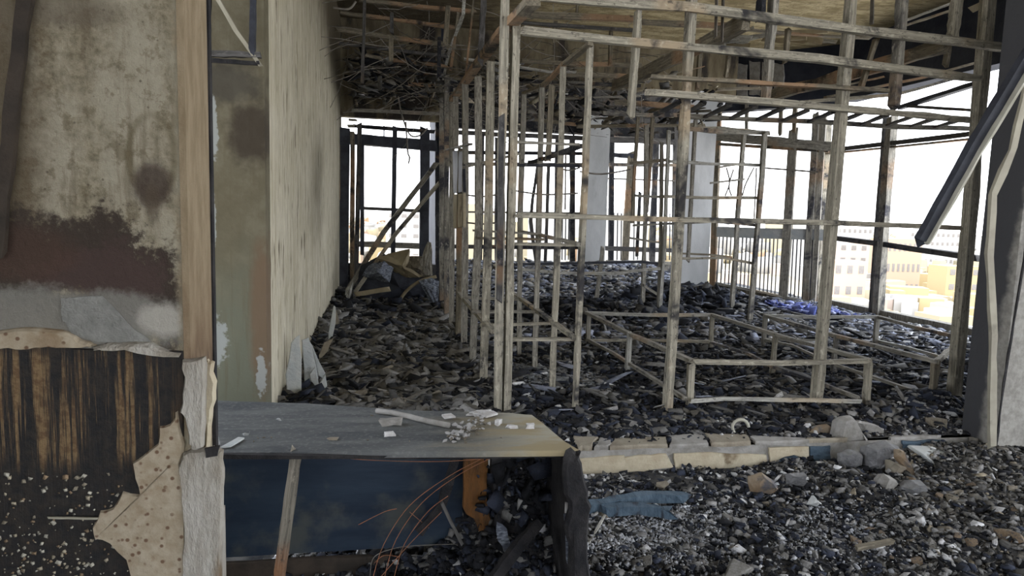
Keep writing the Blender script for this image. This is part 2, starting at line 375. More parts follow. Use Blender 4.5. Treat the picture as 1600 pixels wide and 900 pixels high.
# back of the room
M['bulk'] = simple('smoked_brown_plaster', (.10,.08,.05), (.20,.17,.11), 2.5, third=(.035,.03,.026), tk=.5, stretch=(2,1,.6))
box('wall_back', (XW-.2, 11.88, 3.02), (.86, 12.05, 4.6), M['bulk'], kind='structure')
box('wall_4', (.86, 14.5, 3.25), (6.6, 14.7, 4.6), M['wood_char'], kind='structure')
box('wall_5', (.86, 11.90, -.2), (.96, 14.5, 4.6), M['slate'], kind='structure')
box('trim_2', (.70, 11.95, 3.78), (6.3, 12.2, 4.6), M['bulk'], kind='structure')
# columns
M['column'] = simple('pale_grey_column_paint', (.55,.56,.56), (.43,.44,.44), 2, third=(.2,.19,.17), tk=.62, stretch=(1,1,.5))
def colm(name, x0, x1, y, zt, py=(300,)):
    a, b = atY(x0, 330, y).x, atY(x1, 330, y).x
    return box(name, (a, y, -.1), (b, y+.4, zt), M['column'], kind='structure')
colm('wall_6', 917, 948, 14.1, 3.6); colm('wall_7', 1066, 1112, 12.5, 3.9)

# ------------------------------------------------------------------ glazed walls
def winroot(name, a, b, mat='wood_char'):
    o = box(name, a, b, M[mat], kind='structure'); return o
# left window
Y4 = 11.86; fy = lambda y: (lambda px, py: atY(px, py, y))
a, b = atY(530,412,Y4), atY(690,412,Y4)
w1 = winroot('window_1', (a.x, Y4-.05, -.05), (b.x, Y4+.1, atY(600,412,Y4).z))
fr = fy(Y4-.02)
bars(w1, [(562,195,556,440,7),(664,205,662,440,15,'steel_dark'),(617,200,614,400,7,'steel_dark'),(566,215,566,400,6,'steel_dark')], fr, 'mullion', 'wood_char', .10, jit=.04)
bars(w1, [(552,217,680,228,17,'steel_dark'),(552,197,680,206,5),(562,325,668,330,5),(560,381,668,385,9,'wood_grey'),(600,196,600,214,2)], fr, 'rail', 'wood_char', .09, jit=.04)
bars(w1, [(539,208,536,455,15,'steel_dark'),(551,205,550,440,7,'wood_brown'),(530,205,529,450,5,'wood_brown')], fr, 'frame', 'steel_dark', .12, jit=.03)
bars(w1, [(545,197,558,197,4,'wood_ash'),(545,187,558,188,3,'wood_ash'),(530,180,530,212,6,'wood_ash')], fr, 'batten', 'wood_ash', .1, jit=.1)
# middle back window wall
Y5 = 14.45; fm = fy(Y5-.05)
a, b = atY(690,430,Y5), atY(1065,430,Y5)
w2 = winroot('window_2', (a.x, Y5-.05, -.05), (b.x, Y5+.1, .48), 'wood_grey')
bars(w2, [(694,200,694,410,5),(753,212,750,410,7),(776,212,776,410,6),(815,215,811,410,8,'wood_brown'),(871,215,868,410,6),(894,215,894,408,8),(956,212,954,410,7),(985,240,976,412,10,'wood_brown'),(1026,205,1018,410,9),(1056,200,1054,410,8)], fm, 'mullion', 'wood_char', .09, jit=.05)
bars(w2, [(690,206,910,216,7),(690,238,910,240,5),(690,256,1060,258,5,'wood_grey'),(690,331,910,333,3,'wood_grey'),(690,385,916,387,6),(948,388,1062,392,7),(948,218,1065,222,9),(948,242,990,244,7,'steel_dark'),(948,279,1065,283,2,'wire'),(948,409,1065,412,5,'wood_grey')], fm, 'rail', 'wood_char', .09, jit=.05)
bars(w2, [(x,333,x-1,406,1.5,'steel_dark') for x in (879,884,889,959,965,971,991,997,1034,1041,1047)], fm, 'baluster', 'steel_dark', .02, seg=1, jit=.05)
# angled window wall between column and corner
PA, PB = Vector((6.32,12.55,0)), Vector((7.82,10.98,0)); dAB = (PB-PA).normalized(); nAB = Vector((-dAB.y, dAB.x, 0))
fa = lambda px, py: atP(px, py, PA, nAB)
w3 = link('window_3', mesh_from('window_3', *(lambda q: ([*q, *[v+nAB*.12 for v in q]], [(0,1,2,3),(7,6,5,4),(0,4,5,1),(1,5,6,2),(2,6,7,3),(3,7,4,0)]))([fa(1112,443),fa(1290,476),fa(1290,520),fa(1112,475)])), M['wood_brown']); w3['kind'] = 'structure'
def abars(root, items, nm, mat, depth, **k): return bars(root, items, fa, nm, mat, depth, ref=nAB, **k)
abars(w3, [(1124,130,1113,462,9,'wood_brown'),(1240,205,1223,478,13,'wood_grey'),(1275,180,1258,482,9,'wood_grey'),(1288,180,1270,484,7,'wood_grey'),(1168,150,1166,208,5),(1221,160,1219,210,5,'wood_brown'),(1243,160,1240,212,6,'wood_brown')], 'mullion', 'wood_grey', .09, jit=.08)
abars(w3, [(1122,213,1294,229,15,'wood_grey'),(1122,225,1294,236,5,'wood_brown'),(1190,262,1280,269,2.5,'wire'),(1118,442,1268,472,4,'wood_pale')], 'rail', 'wood_grey', .10, jit=.06)
abars(w3, [(1118,362,1282,367,17,'shard')], 'fascia', 'shard', .05, jit=.05)
n = 25
abars(w3, [(1124+i*6.1,370,1120+i*6.05,443+i*1.22,1.6,'steel_dark') for i in range(n) if not 16 <= i <= 18], 'baluster', 'steel_dark', .02, seg=1, jit=.03)
# side window wall at right, parallel to the depth of the room
XR = 7.82; fx = lambda px, py: atX(px, py, XR)
w4 = box('window_4', (XR, 6.6, -.1), (XR+.15, 11.0, .13), M['wood_grey'], kind='structure')
bars(w4, [(1394,178,1370,508,13,'wood_grey'),(1385,182,1362,500,3,'wood_char'),(1286,180,1268,486,10,'wood_grey'),(1295,190,1279,490,4,'wood_ash'),(1527,200,1503,540,5,'wood_ash')], fx, 'mullion', 'wood_grey', .12, ref=Vector((1,0,0)), jit=.08)
bars(w4, [(1288,236,1530,208,7,'wood_char'),(1288,241,1530,216,3,'wood_brown'),(1290,370,1384,382,1530,404,8,'wood_char'),(1280,483,1500,527,4,'wood_grey'),(1408,168,1540,126,7,'steel_dark'),(1420,166,1530,173,5,'wood_char')], fx, 'rail', 'wood_char', .10, ref=Vector((1,0,0)), jit=.07)
# facade beam above the right windows: grey concrete plates at the left, dark slate beyond
box('trim_3', (XR-.05, 4.2, 3.62), (XR+.25, 11.0, 4.6), M['slate'], kind='structure')
q = [PA-dAB*.4, PB, PB+nAB*.25, PA-dAB*.4+nAB*.25]
link('trim_4', mesh_from('beam', [(*v.xy, 3.58) for v in q]+[(*v.xy, 4.6) for v in q], [(3,2,1,0),(4,5,6,7),(0,1,5,4),(1,2,6,5),(2,3,7,6),(3,0,4,7)]), M['slate'])['kind'] = 'structure'
bpl = bpy.data.objects['trim_4']
pe = [1078,1096,1114,1134,1152,1170,1190,1208,1226]
for i in range(len(pe)-1):
    x0, x1 = pe[i]+1.2, pe[i+1]-1.2; yt = 92+random.uniform(-6,6)+i*1.5; yb = 152+random.uniform(-4,6)
    slab('panel', [fa(x0,yb), fa(x1,yb+2), fa(x1,yt+2), fa(x0,yt)], -nAB, .05, M['concrete'], bpl, rough=.02, sub=3)

# ------------------------------------------------------------------ step with broken facing
step = box('trim_5', (-.5, YS-.01, -.16), (PRX+.3, YS+.16, .0), M['concrete'], kind='structure')
fs_ = fy(YS-.012)
faces = [(906,716,975,711,978,737,908,744,'cream'),(975,714,1005,710,1040,708,1052,730,1005,736,977,737,'cream'),(1052,708,1110,706,1196,710,1198,732,1110,736,1054,731,'cream'),
 (1200,699,1262,697,1263,718,1240,710,1218,716,1202,726,'cream'),(1202,727,1218,717,1240,711,1262,720,1266,732,1204,738,'blue_strip'),(1264,697,1296,696,1298,728,1266,732,'blue_strip'),
 (1408,688,1472,687,1474,700,1410,700,'blue_strip'),(1474,699,1520,690,1536,688,1536,702,1500,716,1478,712,'blue_strip')]
for f in faces:
    slab('facing', [fs_(f[i], f[i+1]) for i in range(0, len(f)-1, 2)], (0,-1,0), .014, f[-1], step, rough=.006, sub=3)
tops = [(895,688,935,690,925,705,905,706),(937,690,958,692,950,703,928,704),(960,690,1040,688,1045,702,955,706),(1045,686,1100,682,1112,702,1050,704),(1100,683,1165,685,1185,704,1115,701),
        (1167,686,1260,690,1268,695,1190,702),(1262,690,1330,694,1330,699,1268,697),(1390,684,1470,684,1474,690,1400,692)]
for k, t in enumerate(tops):
    pz = [atZ(t[i], t[i+1], .0) for i in range(0, 8, 2)]; pz = [Vector((p.x, max(p.y, YS-.02), .0)) for p in pz]
    slab('coping', pz, (0,0,1), random.uniform(.018,.035), 'concrete' if k%2 else 'shard_back', step, rough=.015, sub=3)

# ------------------------------------------------------------------ timber frames
f1 = fy(4.80)
pf = thing('timber_partition', 'tall ash-grey timber stud partition across the room, nearest the stone step', 'partition', (2.8,4.8,0))
bars(pf, [(789,-60,788,40,777,646,12,'wood_ash'),(806,28,791,648,11.5,'wood_ash'),(1084,-60,1069,200,1042,656,11.5),(1336,-60,1313,180,1274,642,13),(1549,-60,1529,180,1489,632,15),
          (998,14,985,180,8),(1211,-30,1196,160,9,'wood_grey'),(1190,-30,1188,34,7,'wood_char'),(1412,-30,1396,168,10,'wood_grey'),(1498,-30,1488,60,10,'wood_ash'),(922,68,898,657,6.5)], f1, 'post', 'wood_ash', .085, seg=12, jit=.07)
bars(pf, [(784,178,780,470,9,'wood_char')], fy(4.74), 'post', 'wood_char', .03, seg=6, jit=.1)
bars(pf, [(850,-4,1080,12,1280,39,1600,78,13,'wood_ash'),(812,47,960,63,1280,92,1525,123,12,'wood_ash'),(1016,120,1280,135,1388,142,6,'wood_brown'),(1014,144,1160,156,1516,187,10),
          (806,336,1000,342,1300,348,1500,356,8,'wood_ash')], fy(4.72), 'rail', 'wood_ash', .05, seg=12, jit=.1)
bars(pf, [(1060,181,1160,186,1280,190,1400,198,1517,201,7)], fy(5.75), 'rail', 'wood_grey', .05, seg=10, jit=.1)
for px in (1062,1100,1140,1180,1222,1262,1302,1345,1385,1425,1462,1500):   # short joists between the two soffit rails
    A = atY(px, 156+(px-1014)*.064, 4.82); B_ = atY(px-38, 181+(px-38-1060)*.045, 5.72); bar('joist', [A, B_], .040, .022, 'wood_char', pf, seg=3)
bars(pf, [(1008,-5,1008,12,3),(1120,-10,1118,58,1.6,'wire'),(1130,-10,1128,66,1.6,'wire'),(1363,-5,1362,38,2,'wire'),(1370,58,1345,138,7,'wood_brown'),(1482,70,1478,102,7,'wood_brown'),(1232,45,1226,100,6,'wood_brown'),(1138,90,1134,120,5,'wood_brown'),(1398,104,1395,160,8,'wood_grey')], fy(4.9), 'hanger', 'wood_grey', .04, seg=3, jit=.15)

# depth-running partition at the corridor (X const)
fX2 = lambda px, py: atX(px, py, .83)
p2 = thing('corridor_partition', 'row of slender burnt studs receding along the left corridor', 'partition', (.83,8,0))
bars(p2, [(767,98,763,345,755,612,5.5,'wood_ash'),(747,120,748,345,738,575,6),(727,132,727,345,725,549,4.5,'wood_grey'),(720,232,718,380,716,525,12,'wood_brown'),(706,150,706,300,705,512,7,'wood_grey'),(698,118,698,300,698,500,8,'wood_grey'),(690,140,690,300,690,492,7),(683,150,683,300,684,480,6,'wood_char'),(712,140,712,230,6,'wood_grey')], fX2, 'stud', 'wood_grey', .07, seg=9, jit=.08, ref=Vector((1,0,0)))
bars(p2, [(833,2,784,50,706,156,11,'wood_brown')], fX2, 'top_plate', 'wood_brown', .08, seg=8, ref=Vector((1,0,0)))
bars(p2, [(715,455,735,478,772,518,5.5,'wood_ash'),(696,235,735,225,3,'wire')], fX2, 'rail', 'wood_ash', .05, seg=5, ref=Vector((1,0,0)))
slab('panel', [fX2(712,304),fX2(728,302),fX2(728,355),fX2(712,357)], (-1,0,0), .03, 'cream', p2, rough=.01, sub=2)
slab('panel', [fX2(711,236),fX2(727,236),fX2(728,300),fX2(712,302)], (-1,0,0), .03, 'steel_dark', p2, rough=.01, sub=2)
fXc = lambda px, py: atX(px, py, .80)
bars(p2, [(726,-20,724,22,700,85,692,128,4.5,'wood_pale'),(758,-20,752,60,750,100,9,'wood_char'),(742,-20,736,40,726,130,3,'wood_brown'),(716,20,704,110,4,'wood_brown')], fXc, 'loose_strip', 'wood_pale', .02, seg=8, jit=.3)

# second depth-running frame and shelves between
fX3 = lambda px, py: atX(px, py, 1.37)
p3 = thing('shelf_frame', 'open timber shelf frame with two burnt tiers right of the paired central posts', 'shelf', (1.37,5.6,0))
bars(p3, [(880,100,873,350,862,613,5.5,'wood_ash'),(847,132,842,350,835,590,5),(819,148,813,350,811,560,5,'wood_grey'),(862,135,856,250,5,'wood_brown')], fX3, 'stud', 'wood_grey', .05, seg=9, jit=.08, ref=Vector((1,0,0)))
bars(p3, [(922,68,880,102,848,134,818,146,5,'wood_brown'),(801,458,840,486,898,528,5.5,'wood_ash'),(905,228,868,243,828,254,6,'wood_char'),(905,382,860,371,815,362,5,'wood_grey'),(905,259,862,257,4,'wood_char')], fX3, 'side_rail', 'wood_grey', .045, seg=6, ref=Vector((1,0,0)))
bars(p3, [(797,530,898,530,4.5,'wood_ash'),(800,381,905,383,4.5,'wood_ash'),(800,222,906,226,4,'wood_grey'),(800,258,904,259,4,'wood_char')], fy(4.85), 'cross_rail', 'wood_ash', .05, seg=6, jit=.15)
bars(p3, [(752,508,866,505,4,'wood_ash')], fy(5.5), 'cross_rail', 'wood_ash', .05, seg=6)
bars(p3, [(738,487,838,487,4,'wood_grey'),(745,372,850,374,4,'wood_brown'),(740,360,848,366,3,'wood_grey')], fy(6.1), 'cross_rail', 'wood_ash', .05, seg=6)
bars(p3, [(728,465,811,468,4,'wood_grey'),(722,262,812,240,4,'wood_grey')], fy(6.9), 'cross_rail', 'wood_grey', .05, seg=6)
for c in ([(805,298),(850,304),(903,302)],[(730,305),(755,307),(778,304)],[(730,348),(755,350),(775,348)],[(862,256),(885,266),(906,262)],[(906,268),(940,272),(985,265)],[(884,240),(883,328)]):
    tube('wire', curve_pts([atY(*q, 6.4) for q in c], 5), .008, 'wire', p3)

# ceiling joists of the suspended grid
cg = thing('ceiling_joists', 'long charred joists running away under the scorched ceiling above the partition', 'ceiling frame', (3,8,3.2))
def dbar(x0,y0,x1,y1,w,Y0,mat):
    A = atY(x0,y0,Y0); r = ray(x1,y1); t = A.x/r.x; Bp = CAM+r*t     # runs at constant X
    if Bp.y < 0 or Bp.y > 13.5: Bp = atY(x1,y1,9)
    bar('joist', [A, A.lerp(Bp,.5)+Vector((0,0,-.02)), Bp], wpx(A,w), .12, mat, cg, seg=8)
dbar(1165,34,960,134,13,4.8,'wood_brown'); dbar(1480,68,1194,152,13,4.8,'wood_brown')
bars(cg, [(1000,128,1100,104,1,'wood_brown')], fy(8), 'joist', 'wood_brown', .05)
# cross joists, brown, further back
rows = [(560,0,742,18,5,8.5,'wood_brown'),(530,20,716,44,5,8.8,'wood_brown'),(526,46,712,72,6,9.2,'wood_brown'),(530,68,700,88,4,9.6,'wood_char'),(545,88,700,104,5,10,'wood_brown'),(545,108,700,118,3,10.3,'wood_char'),(548,128,690,134,5,10.8,'wood_brown'),(548,148,690,150,4,11.2,'wood_char'),(548,172,690,178,5,11.5,'wood_grey'),
 (815,22,1000,30,9,7.5,'wood_brown'),(815,36,1000,48,4,7.2,'wood_char'),(812,95,1000,102,6,9,'wood_brown'),(812,105,900,113,3,8.6,'wood_pale'),(880,116,1010,122,7,9.5,'wood_brown'),(806,126,1000,134,5,10,'wood_char'),(1000,34,1140,40,8,7.2,'wood_brown'),(1120,42,1360,60,3,6.9,'wood_brown'),
 (725,92,812,102,2.5,8,'wood_pale'),(810,152,1000,150,3,10.5,'wood_grey'),(820,185,900,195,5,11,'wood_brown'),(900,198,1100,196,5,10.4,'wood_brown'),(960,160,1080,168,8,9,'wood_brown'),(940,176,1080,180,6,9.4,'wood_grey'),(1200,208,1060,200,7,9.1,'wood_grey'),(1120,140,1200,138,4,9.5,'wood_brown')]
for x0,y0,x1,y1,w,Y,mt in rows: bars(cg, [(x0,y0,(x0+x1)/2,(y0+y1)/2+random.uniform(-1.5,3),x1,y1,w)], fy(Y), 'cross_joist', mt, .06, seg=8, jit=.15)
rg = [(1408,42,1500,12,4,'wood_brown'),(1405,36,1490,4,4,'wood_grey'),(1290,152,1440,122,1525,98,4,'wood_brown'),(1250,160,1400,148,1510,118,5,'wood_ash'),(1300,138,1380,120,3,'wood_brown')]
bars(cg, rg, fy(6.8), 'batten', 'wood_brown', .04, seg=7)
bars(cg, [(570,0,566,130,5,'wood_char'),(611,60,611,98,7,'wood_brown'),(700,10,696,70,8,'wood_brown'),(612,20,612,52,6,'wood_char'),(686,60,686,120,6,'wood_char'),(868,35,866,65,6,'wood_brown'),(955,45,953,100,5,'wood_brown'),(902,-5,901,32,3,'wood_brown'),(990,90,988,140,6,'wood_char'),(1094,80,1090,140,6,'wood_brown')], fy(8.4), 'hanger', 'wood_brown', .05, seg=3)
for i in range(16):   # torn pale laths under the ceiling
    x = random.uniform(1090,1290); y = random.uniform(48,74); A = atY(x,y,8.2); B_ = atY(x+random.uniform(30,60), y-random.uniform(-4,10), 8.0)
    bar('lath', [A,B_], random.uniform(.03,.09), .012, 'wood_pale' if i%3 else 'sheet_tan', cg, seg=4, jit=.4)
slab('lath', [atY(1512,12,5),atY(1534,2,5),atY(1537,12,5),atY(1520,20,5)], (0,-1,0), .01, 'cream', cg)

# leaning planks by the left window
pl = thing('leaning_planks', 'two long pale planks leaning across the left window', 'plank', atZ(536,470))
bars(pl, [(531,474,600,362,683,254,8)], fy(11.0), 'plank', 'wood_grey', .10, seg=8)
bars(pl, [(541,476,618,366,686,286,6,'wood_ash')], fy(10.8), 'plank', 'wood_grey', .08, seg=8)

# racks
rk = thing('bed_rack', 'tall slender post rack with three tiers before the grey column', 'rack', (4.6,9.3,0))
bars(rk, [(1195,208,1185,345,1171,507,7,'wood_grey')], fy(9.05), 'post', 'wood_grey', .06, seg=8)
bars(rk, [(1163,205,1152,345,1143,490,6,'wood_grey')], fy(10.1), 'post', 'wood_grey', .06, seg=8)
bars(rk, [(1087,185,1078,345,1075,408,5,'wood_grey'),(1045,205,1040,345,1030,502,5,'wood_pale')], fy(9.4), 'post', 'wood_pale', .05, seg=8)
bars(rk, [(1072,200,1130,200,1195,207,4),(1046,252,1110,256,1190,258,4.5,'wood_pale'),(1035,307,1110,309,1185,309,5,'wood_ash'),(1050,404,1130,403,1175,411,4,'wood_ash'),(1035,350,1110,346,1180,352,4,'wood_grey')], fy(9.1), 'rail', 'wood_ash', .04, seg=7, jit=.2)
bars(rk, [(1060,396,1110,398,1143,402,3,'wood_brown'),(1120,262,1163,255,3,'wood_grey'),(1110,286,1163,280,3)], fy(9.9), 'rail', 'wood_grey', .04, seg=5)
for c in ([(1135,262),(1140,285),(1133,306)],[(1146,265),(1139,290),(1143,306)],[(1178,262),(1165,288),(1160,306)],[(1182,262),(1181,290),(1178,345)],[(1068,360),(1064,380),(1060,402)],[(1064,410),(1062,425),(1056,440)]):
    tube('wire', curve_pts([atY(*q, 9.2) for q in c], 4), .010, 'wire', rk)
r2 = thing('narrow_rack', 'cluster of thin burnt rack posts right of the narrow far column', 'rack', (4.0,9.9,0))
bars(r2, [(1010,195,1008,345,1004,488,6,'wood_grey'),(1020,180,1014,280,1010,330,5,'wood_brown'),(997,178,990,300,988,350,5,'wood_brown')], fy(10.2), 'post', 'wood_grey', .05, seg=8)
bars(r2, [(942,388,938,420,930,482,6,'wood_grey')], fy(10.8), 'post', 'wood_grey', .05, seg=5)
bars(r2, [(1034,220,1033,345,1029,500,5,'wood_grey')], fy(9.45), 'post', 'wood_grey', .05, seg=8)
bars(r2, [(808,420,880,427,960,427,1033,419,4.5,'wood_pale')], fy(9.3), 'rail', 'wood_pale', .05, seg=9)
bars(r2, [(800,413,1000,409,1030,412,4,'steel_dark'),(985,255,1042,250,5,'wood_brown'),(992,306,1040,308,4,'wood_grey'),(985,372,1035,380,3),(990,352,1035,350,3),(1004,445,1030,462,4)], fy(9.9), 'rail', 'wood_grey', .05, seg=6)
# leaning pieces seen through the frames
lp = thing('leaning_battens', 'crooked thin battens leaning against the far window wall', 'batten', (2.6,13,0.3))
bars(lp, [(841,256,832,310,829,345,838,412,5),(857,258,854,350,852,412,5),(1000,300,995,400,4)], fy(12.6), 'batten', 'wood_char', .05, seg=6)

# ------------------------------------------------------------------ beds (low platform frames)
def bed(name, label, C4, legs, lowers, tops_extra=()):
    root = thing(name, label, 'bed frame', atZ(C4[0][0], C4[0][1], .42), None)
    root.location.z = 0
    P4 = [atZ(x, y, .42) for x, y in C4]
    for i, mt in enumerate(('wood_pale','wood_grey','wood_ash','wood_grey')):
        a, b = P4[i], P4[(i+1)%4]; bar('rail', [a, a.lerp(b,.5)+Vector((0,0,-.012)), b], .045, .035, mt, root, seg=8, jit=.1, ref=Vector((0,0,1)))
    for (x, y, yb, w, mt) in legs:
        a = atZ(x, y, .41); b = Vector((a.x+random.uniform(-.01,.01), a.y+random.uniform(-.01,.01), .0)); bar('leg', [b, a], w, w*.8, mt, root, seg=5, jit=.07)
    for it in lowers: bars(root, [it], lambda px, py: atZ(px, py, .13), 'lower_rail', 'wood_grey', .03, seg=7, jit=.12, ref=Vector((0,0,1)))
    return root
bed('low_bed', 'low burnt timber bed frame nearest the front, left one of two', [(918,489),(1112,492),(1360,564),(1082,565)],
    [(1080,566,0,.050,'wood_ash'),(1357,566,0,.050,'wood_ash'),(984,522,0,.045,'wood_pale'),(920,491,0,.045,'wood_grey'),(1113,494,0,.045,'wood_ash'),(1212,523,0,.045,'wood_ash')],
    [(1080,627,1130,623,1344,627,5,'wood_pale'),(918,530,960,553,1070,623,5),(922,532,1000,531,1108,534,4,'wood_ash'),(1110,535,1170,553,1206,572,1270,594,1342,622,5)])
bed('low_bed', 'low burnt timber bed frame beside the right window, behind the dark pier', [(1195,493),(1372,495),(1502,528),(1462,565)],
    [(1462,566,0,.055,'wood_brown'),(1196,494,0,.045,'wood_grey'),(1307,525,0,.045,'wood_grey'),(1371,496,0,.05,'wood_grey')],
    [(1194,531,1238,540,1300,568,1360,588,1448,618,5),(1194,530,1285,532,3),(1368,532,1412,542,1480,560,4,'wood_pale')])

# ------------------------------------------------------------------ loose rubble
tf = link('rubble_bed', None, None) if False else None
def grid(name, x0,x1,y0,y1,st,hf,mat):
    xs = np.arange(x0,x1+st*.5,st); ys = np.arange(y0,y1+st*.5,st); X_,Y_ = np.meshgrid(xs,ys); Z_ = hf(X_,Y_)+ .02*(fbm(X_*9,Y_*9,3)-.4)
    v = np.stack([X_,Y_,Z_],-1).reshape(-1,3); nx = len(xs); ny = len(ys)
    i = (np.arange(ny-1)[:,None]*nx+np.arange(nx-1)[None]).reshape(-1); f = np.stack([i,i+1,i+1+nx,i+nx],1)
    return link(name, np_mesh(name, v, f), mat)
def np_mesh(name, v, f, col=None):
    me = bpy.data.meshes.new(name); me.vertices.add(len(v)); me.vertices.foreach_set('co', v.astype(np.float32).ravel())
    me.loops.add(f.size); me.loops.foreach_set('vertex_index', f.astype(np.int32).ravel())
    me.polygons.add(len(f)); me.polygons.foreach_set('loop_start', np.arange(0,f.size,f.shape[1],dtype=np.int32)); me.polygons.foreach_set('loop_total', np.full(len(f),f.shape[1],dtype=np.int32))
    me.update(calc_edges=True)
    if col is not None:
        a = me.color_attributes.new('col','FLOAT_COLOR','POINT'); c4 = np.ones((len(v),4),np.float32); c4[:,:3] = col; a.data.foreach_set('color', c4.ravel())
    me.validate(); return me
HEX = np.array([(-1,-1,-1),(1,-1,-1),(1,1,-1),(-1,1,-1),(-1,-1,1),(1,-1,1),(1,1,1),(-1,1,1)],float)*.5
HF = np.array([(3,2,1,0),(4,5,6,7),(0,1,5,4),(1,2,6,5),(2,3,7,6),(3,0,4,7)])
def chips(name, P, size, col, label, cat, tilt=.45, flat=.28, asp=(.35,1.), mat='chips', kind='stuff', nrm=None):
    n = len(P); v = np.repeat(HEX[None],n,0); v = v*(1+rng.uniform(-.45,.45,(n,8,3)))
    v[:,4:,:2] *= rng.uniform(.5,1,(n,1,1)); s = np.stack([size, size*rng.uniform(*asp,n), size*flat*rng.uniform(.4,1.6,n)],1); v = v*s[:,None]
    yaw = rng.uniform(0,2*np.pi,n); ax = rng.uniform(0,2*np.pi,n); tl = rng.normal(0,tilt,n)
    cyw,syw = np.cos(yaw),np.sin(yaw); x = v[...,0]*cyw[:,None]-v[...,1]*syw[:,None]; y = v[...,0]*syw[:,None]+v[...,1]*cyw[:,None]; z = v[...,2]
    ct,st_ = np.cos(tl)[:,None],np.sin(tl)[:,None]; ca,sa = np.cos(ax)[:,None],np.sin(ax)[:,None]
    u = x*ca+y*sa; w = -x*sa+y*ca; u2 = u*ct+z*st_; z2 = -u*st_+z*ct; x = u2*ca-w*sa; y = u2*sa+w*ca
    V = np.stack([x,y,z2],-1)
    if nrm == 'y': V = V[..., [0,2,1]]
    if nrm == 'x': V = V[..., [2,0,1]]
    V = V+P[:,None]; f = (HF[None]+np.arange(n)[:,None,None]*8).reshape(-1,4)
    o = link(name, np_mesh(name, V.reshape(-1,3), f, np.repeat(col,8,0)), mat)
    tag(o, label, cat, kind=kind); return o
def pal(n, cols, wts):
    c = np.array(cols)[rng.choice(len(cols), n, p=np.array(wts)/sum(wts))]; return c*rng.uniform(.65,1.35,(n,1))
def clump(P, cols_a, wa, cols_b, wb, sc=2.2, thr=.47):
    n = len(P); k = fbm(P[:,0]*sc+40, P[:,1]*sc+11) > thr + rng.normal(0,.05,n)
    return np.where(k[:,None], pal(n,cols_a,wa), pal(n,cols_b,wb))
BK=(.011,.012,.015); NV=(.028,.034,.052); G1=(.125,.122,.115); G2=(.25,.245,.235); BR=(.145,.135,.115); BL=(.25,.27,.33); WH=(.60,.60,.60); TN=(.30,.26,.19)
g = grid('rubble_bed', -.8, 7.8, YS+.02, 14.45, .05, hroom, M['bed']); tag(g, 'uneven bed of ash and char over the inner room floor', 'rubble', kind='stuff')
g = grid('ash_bed', -.55, 4.6, 1.6, YS-.02, .025, hfore, M['bed']); tag(g, 'uneven bed of ash and char in front of the step', 'rubble', kind='stuff')
def uni(n, x0,x1,y0,y1,hf,up=0.,pw=1.):
    x = rng.uniform(x0,x1,n); y = y0+(y1-y0)*rng.uniform(0,1,n)**pw; z = hf(x,y)+rng.uniform(0,.025,n)+up; return np.stack([x,y,z],1)
def szs(n, a, b, pw=3.): return a+(b-a)*rng.uniform(0,1,n)**pw
n=20000; P=uni(n,-.78,.95,4.3,11.8,hroom,pw=1.5)
chips('plaster_flake', P, szs(n,.012,.20,5), clump(P,[G1,BR,G2,BK],[5,3,4,2],[BK,NV,G1,BR],[4,2,3,1.5]), 'grey-brown plaster flakes littering the left corridor floor', 'rubble', .5, .14, asp=(.25,1.))
n=700; P=uni(n,-.7,.9,4.4,10.5,hroom,.02)
chips('lath_piece', P, szs(n,.10,.38), pal(n,[G1,BR,BK,G2],[3,4,3,1]), 'splintered laths strewn over the left corridor floor', 'rubble', .25, .06, asp=(.1,.35))
n=900; P=uni(n,1.0,7.2,4.6,11.5,hroom,.03)
chips('charred_splinter', P, szs(n,.10,.42), pal(n,[BK,G1,BL,G2],[4,3,2,2]), 'charred splinters strewn between the bed frames and windows', 'rubble', .25, .06, asp=(.08,.3))
n=24000; P=uni(n,.85,7.6,4.28,7.4,hroom)
chips('char_piece', P, szs(n,.012,.12,4), clump(P,[BK,NV,G1,BR,G2],[5,4,2,2,1],[BK,NV,G1,WH,G2],[8,6,2,.7,1.2]), 'black char and ash pieces under and around the bed frames', 'rubble', .55, .22, asp=(.2,1.))
n=15000; P=uni(n,.95,7.7,6.8,12.6,hroom)
kk = sst(P[:,0]+P[:,1]*.3, 5.2, 8.0)[:,None]; c1 = clump(P,[BK,NV,G1,G2],[5,4,3,2],[G1,G2,BL,BK],[3,3,2,2]); c2 = pal(n,[BL,G2,WH,NV,G1],[5,3,1.4,2,2])  # more pale bluish flakes towards the right windows
chips('far_flake', P, szs(n,.03,.18), np.where(rng.random((n,1))<kk*.7,c2,c1), 'rubble flakes coloured bluer and paler towards the right windows', 'rubble', .4, .2)
n=5000; P=uni(n,1.0,6.4,11.8,14.4,hroom)  # pale bluish palette stands in for window light on the far floor
chips('window_lit_rubble', P, szs(n,.04,.2), pal(n,[BL,G2,WH,NV,TN],[4,4,2,2,.6]), 'rubble below the far window wall, window light painted in as pale bluish colour', 'rubble', .4, .2)
n=500; P=uni(n,6.2,7.2,9.3,10.6,hroom,.05)  # patch of chips coloured blue and violet
chips('blue_shred', P, szs(n,.05,.22), pal(n,[(.12,.15,.42),(.25,.28,.5),(.38,.40,.55)],[2,2,1]), 'blue and violet shreds below the angled window', 'shreds', .5, .1)
n=1600; P=np.stack([rng.normal(4.9,.75,n),rng.normal(10.9,.55,n),np.zeros(n)],1); P[:,2]=hroom(P[:,0],P[:,1])+rng.uniform(0,.06,n)
chips('char_heap', P, szs(n,.06,.3), pal(n,[BK,NV,G1],[6,4,1]), 'black charred heap at the foot of the grey column', 'rubble', .6, .2)
n=1500; P=np.stack([rng.normal(2.9,.7,n),rng.normal(9.3,.35,n),np.zeros(n)],1); P[:,2]=hroom(P[:,0],P[:,1])+rng.uniform(0,.08,n)
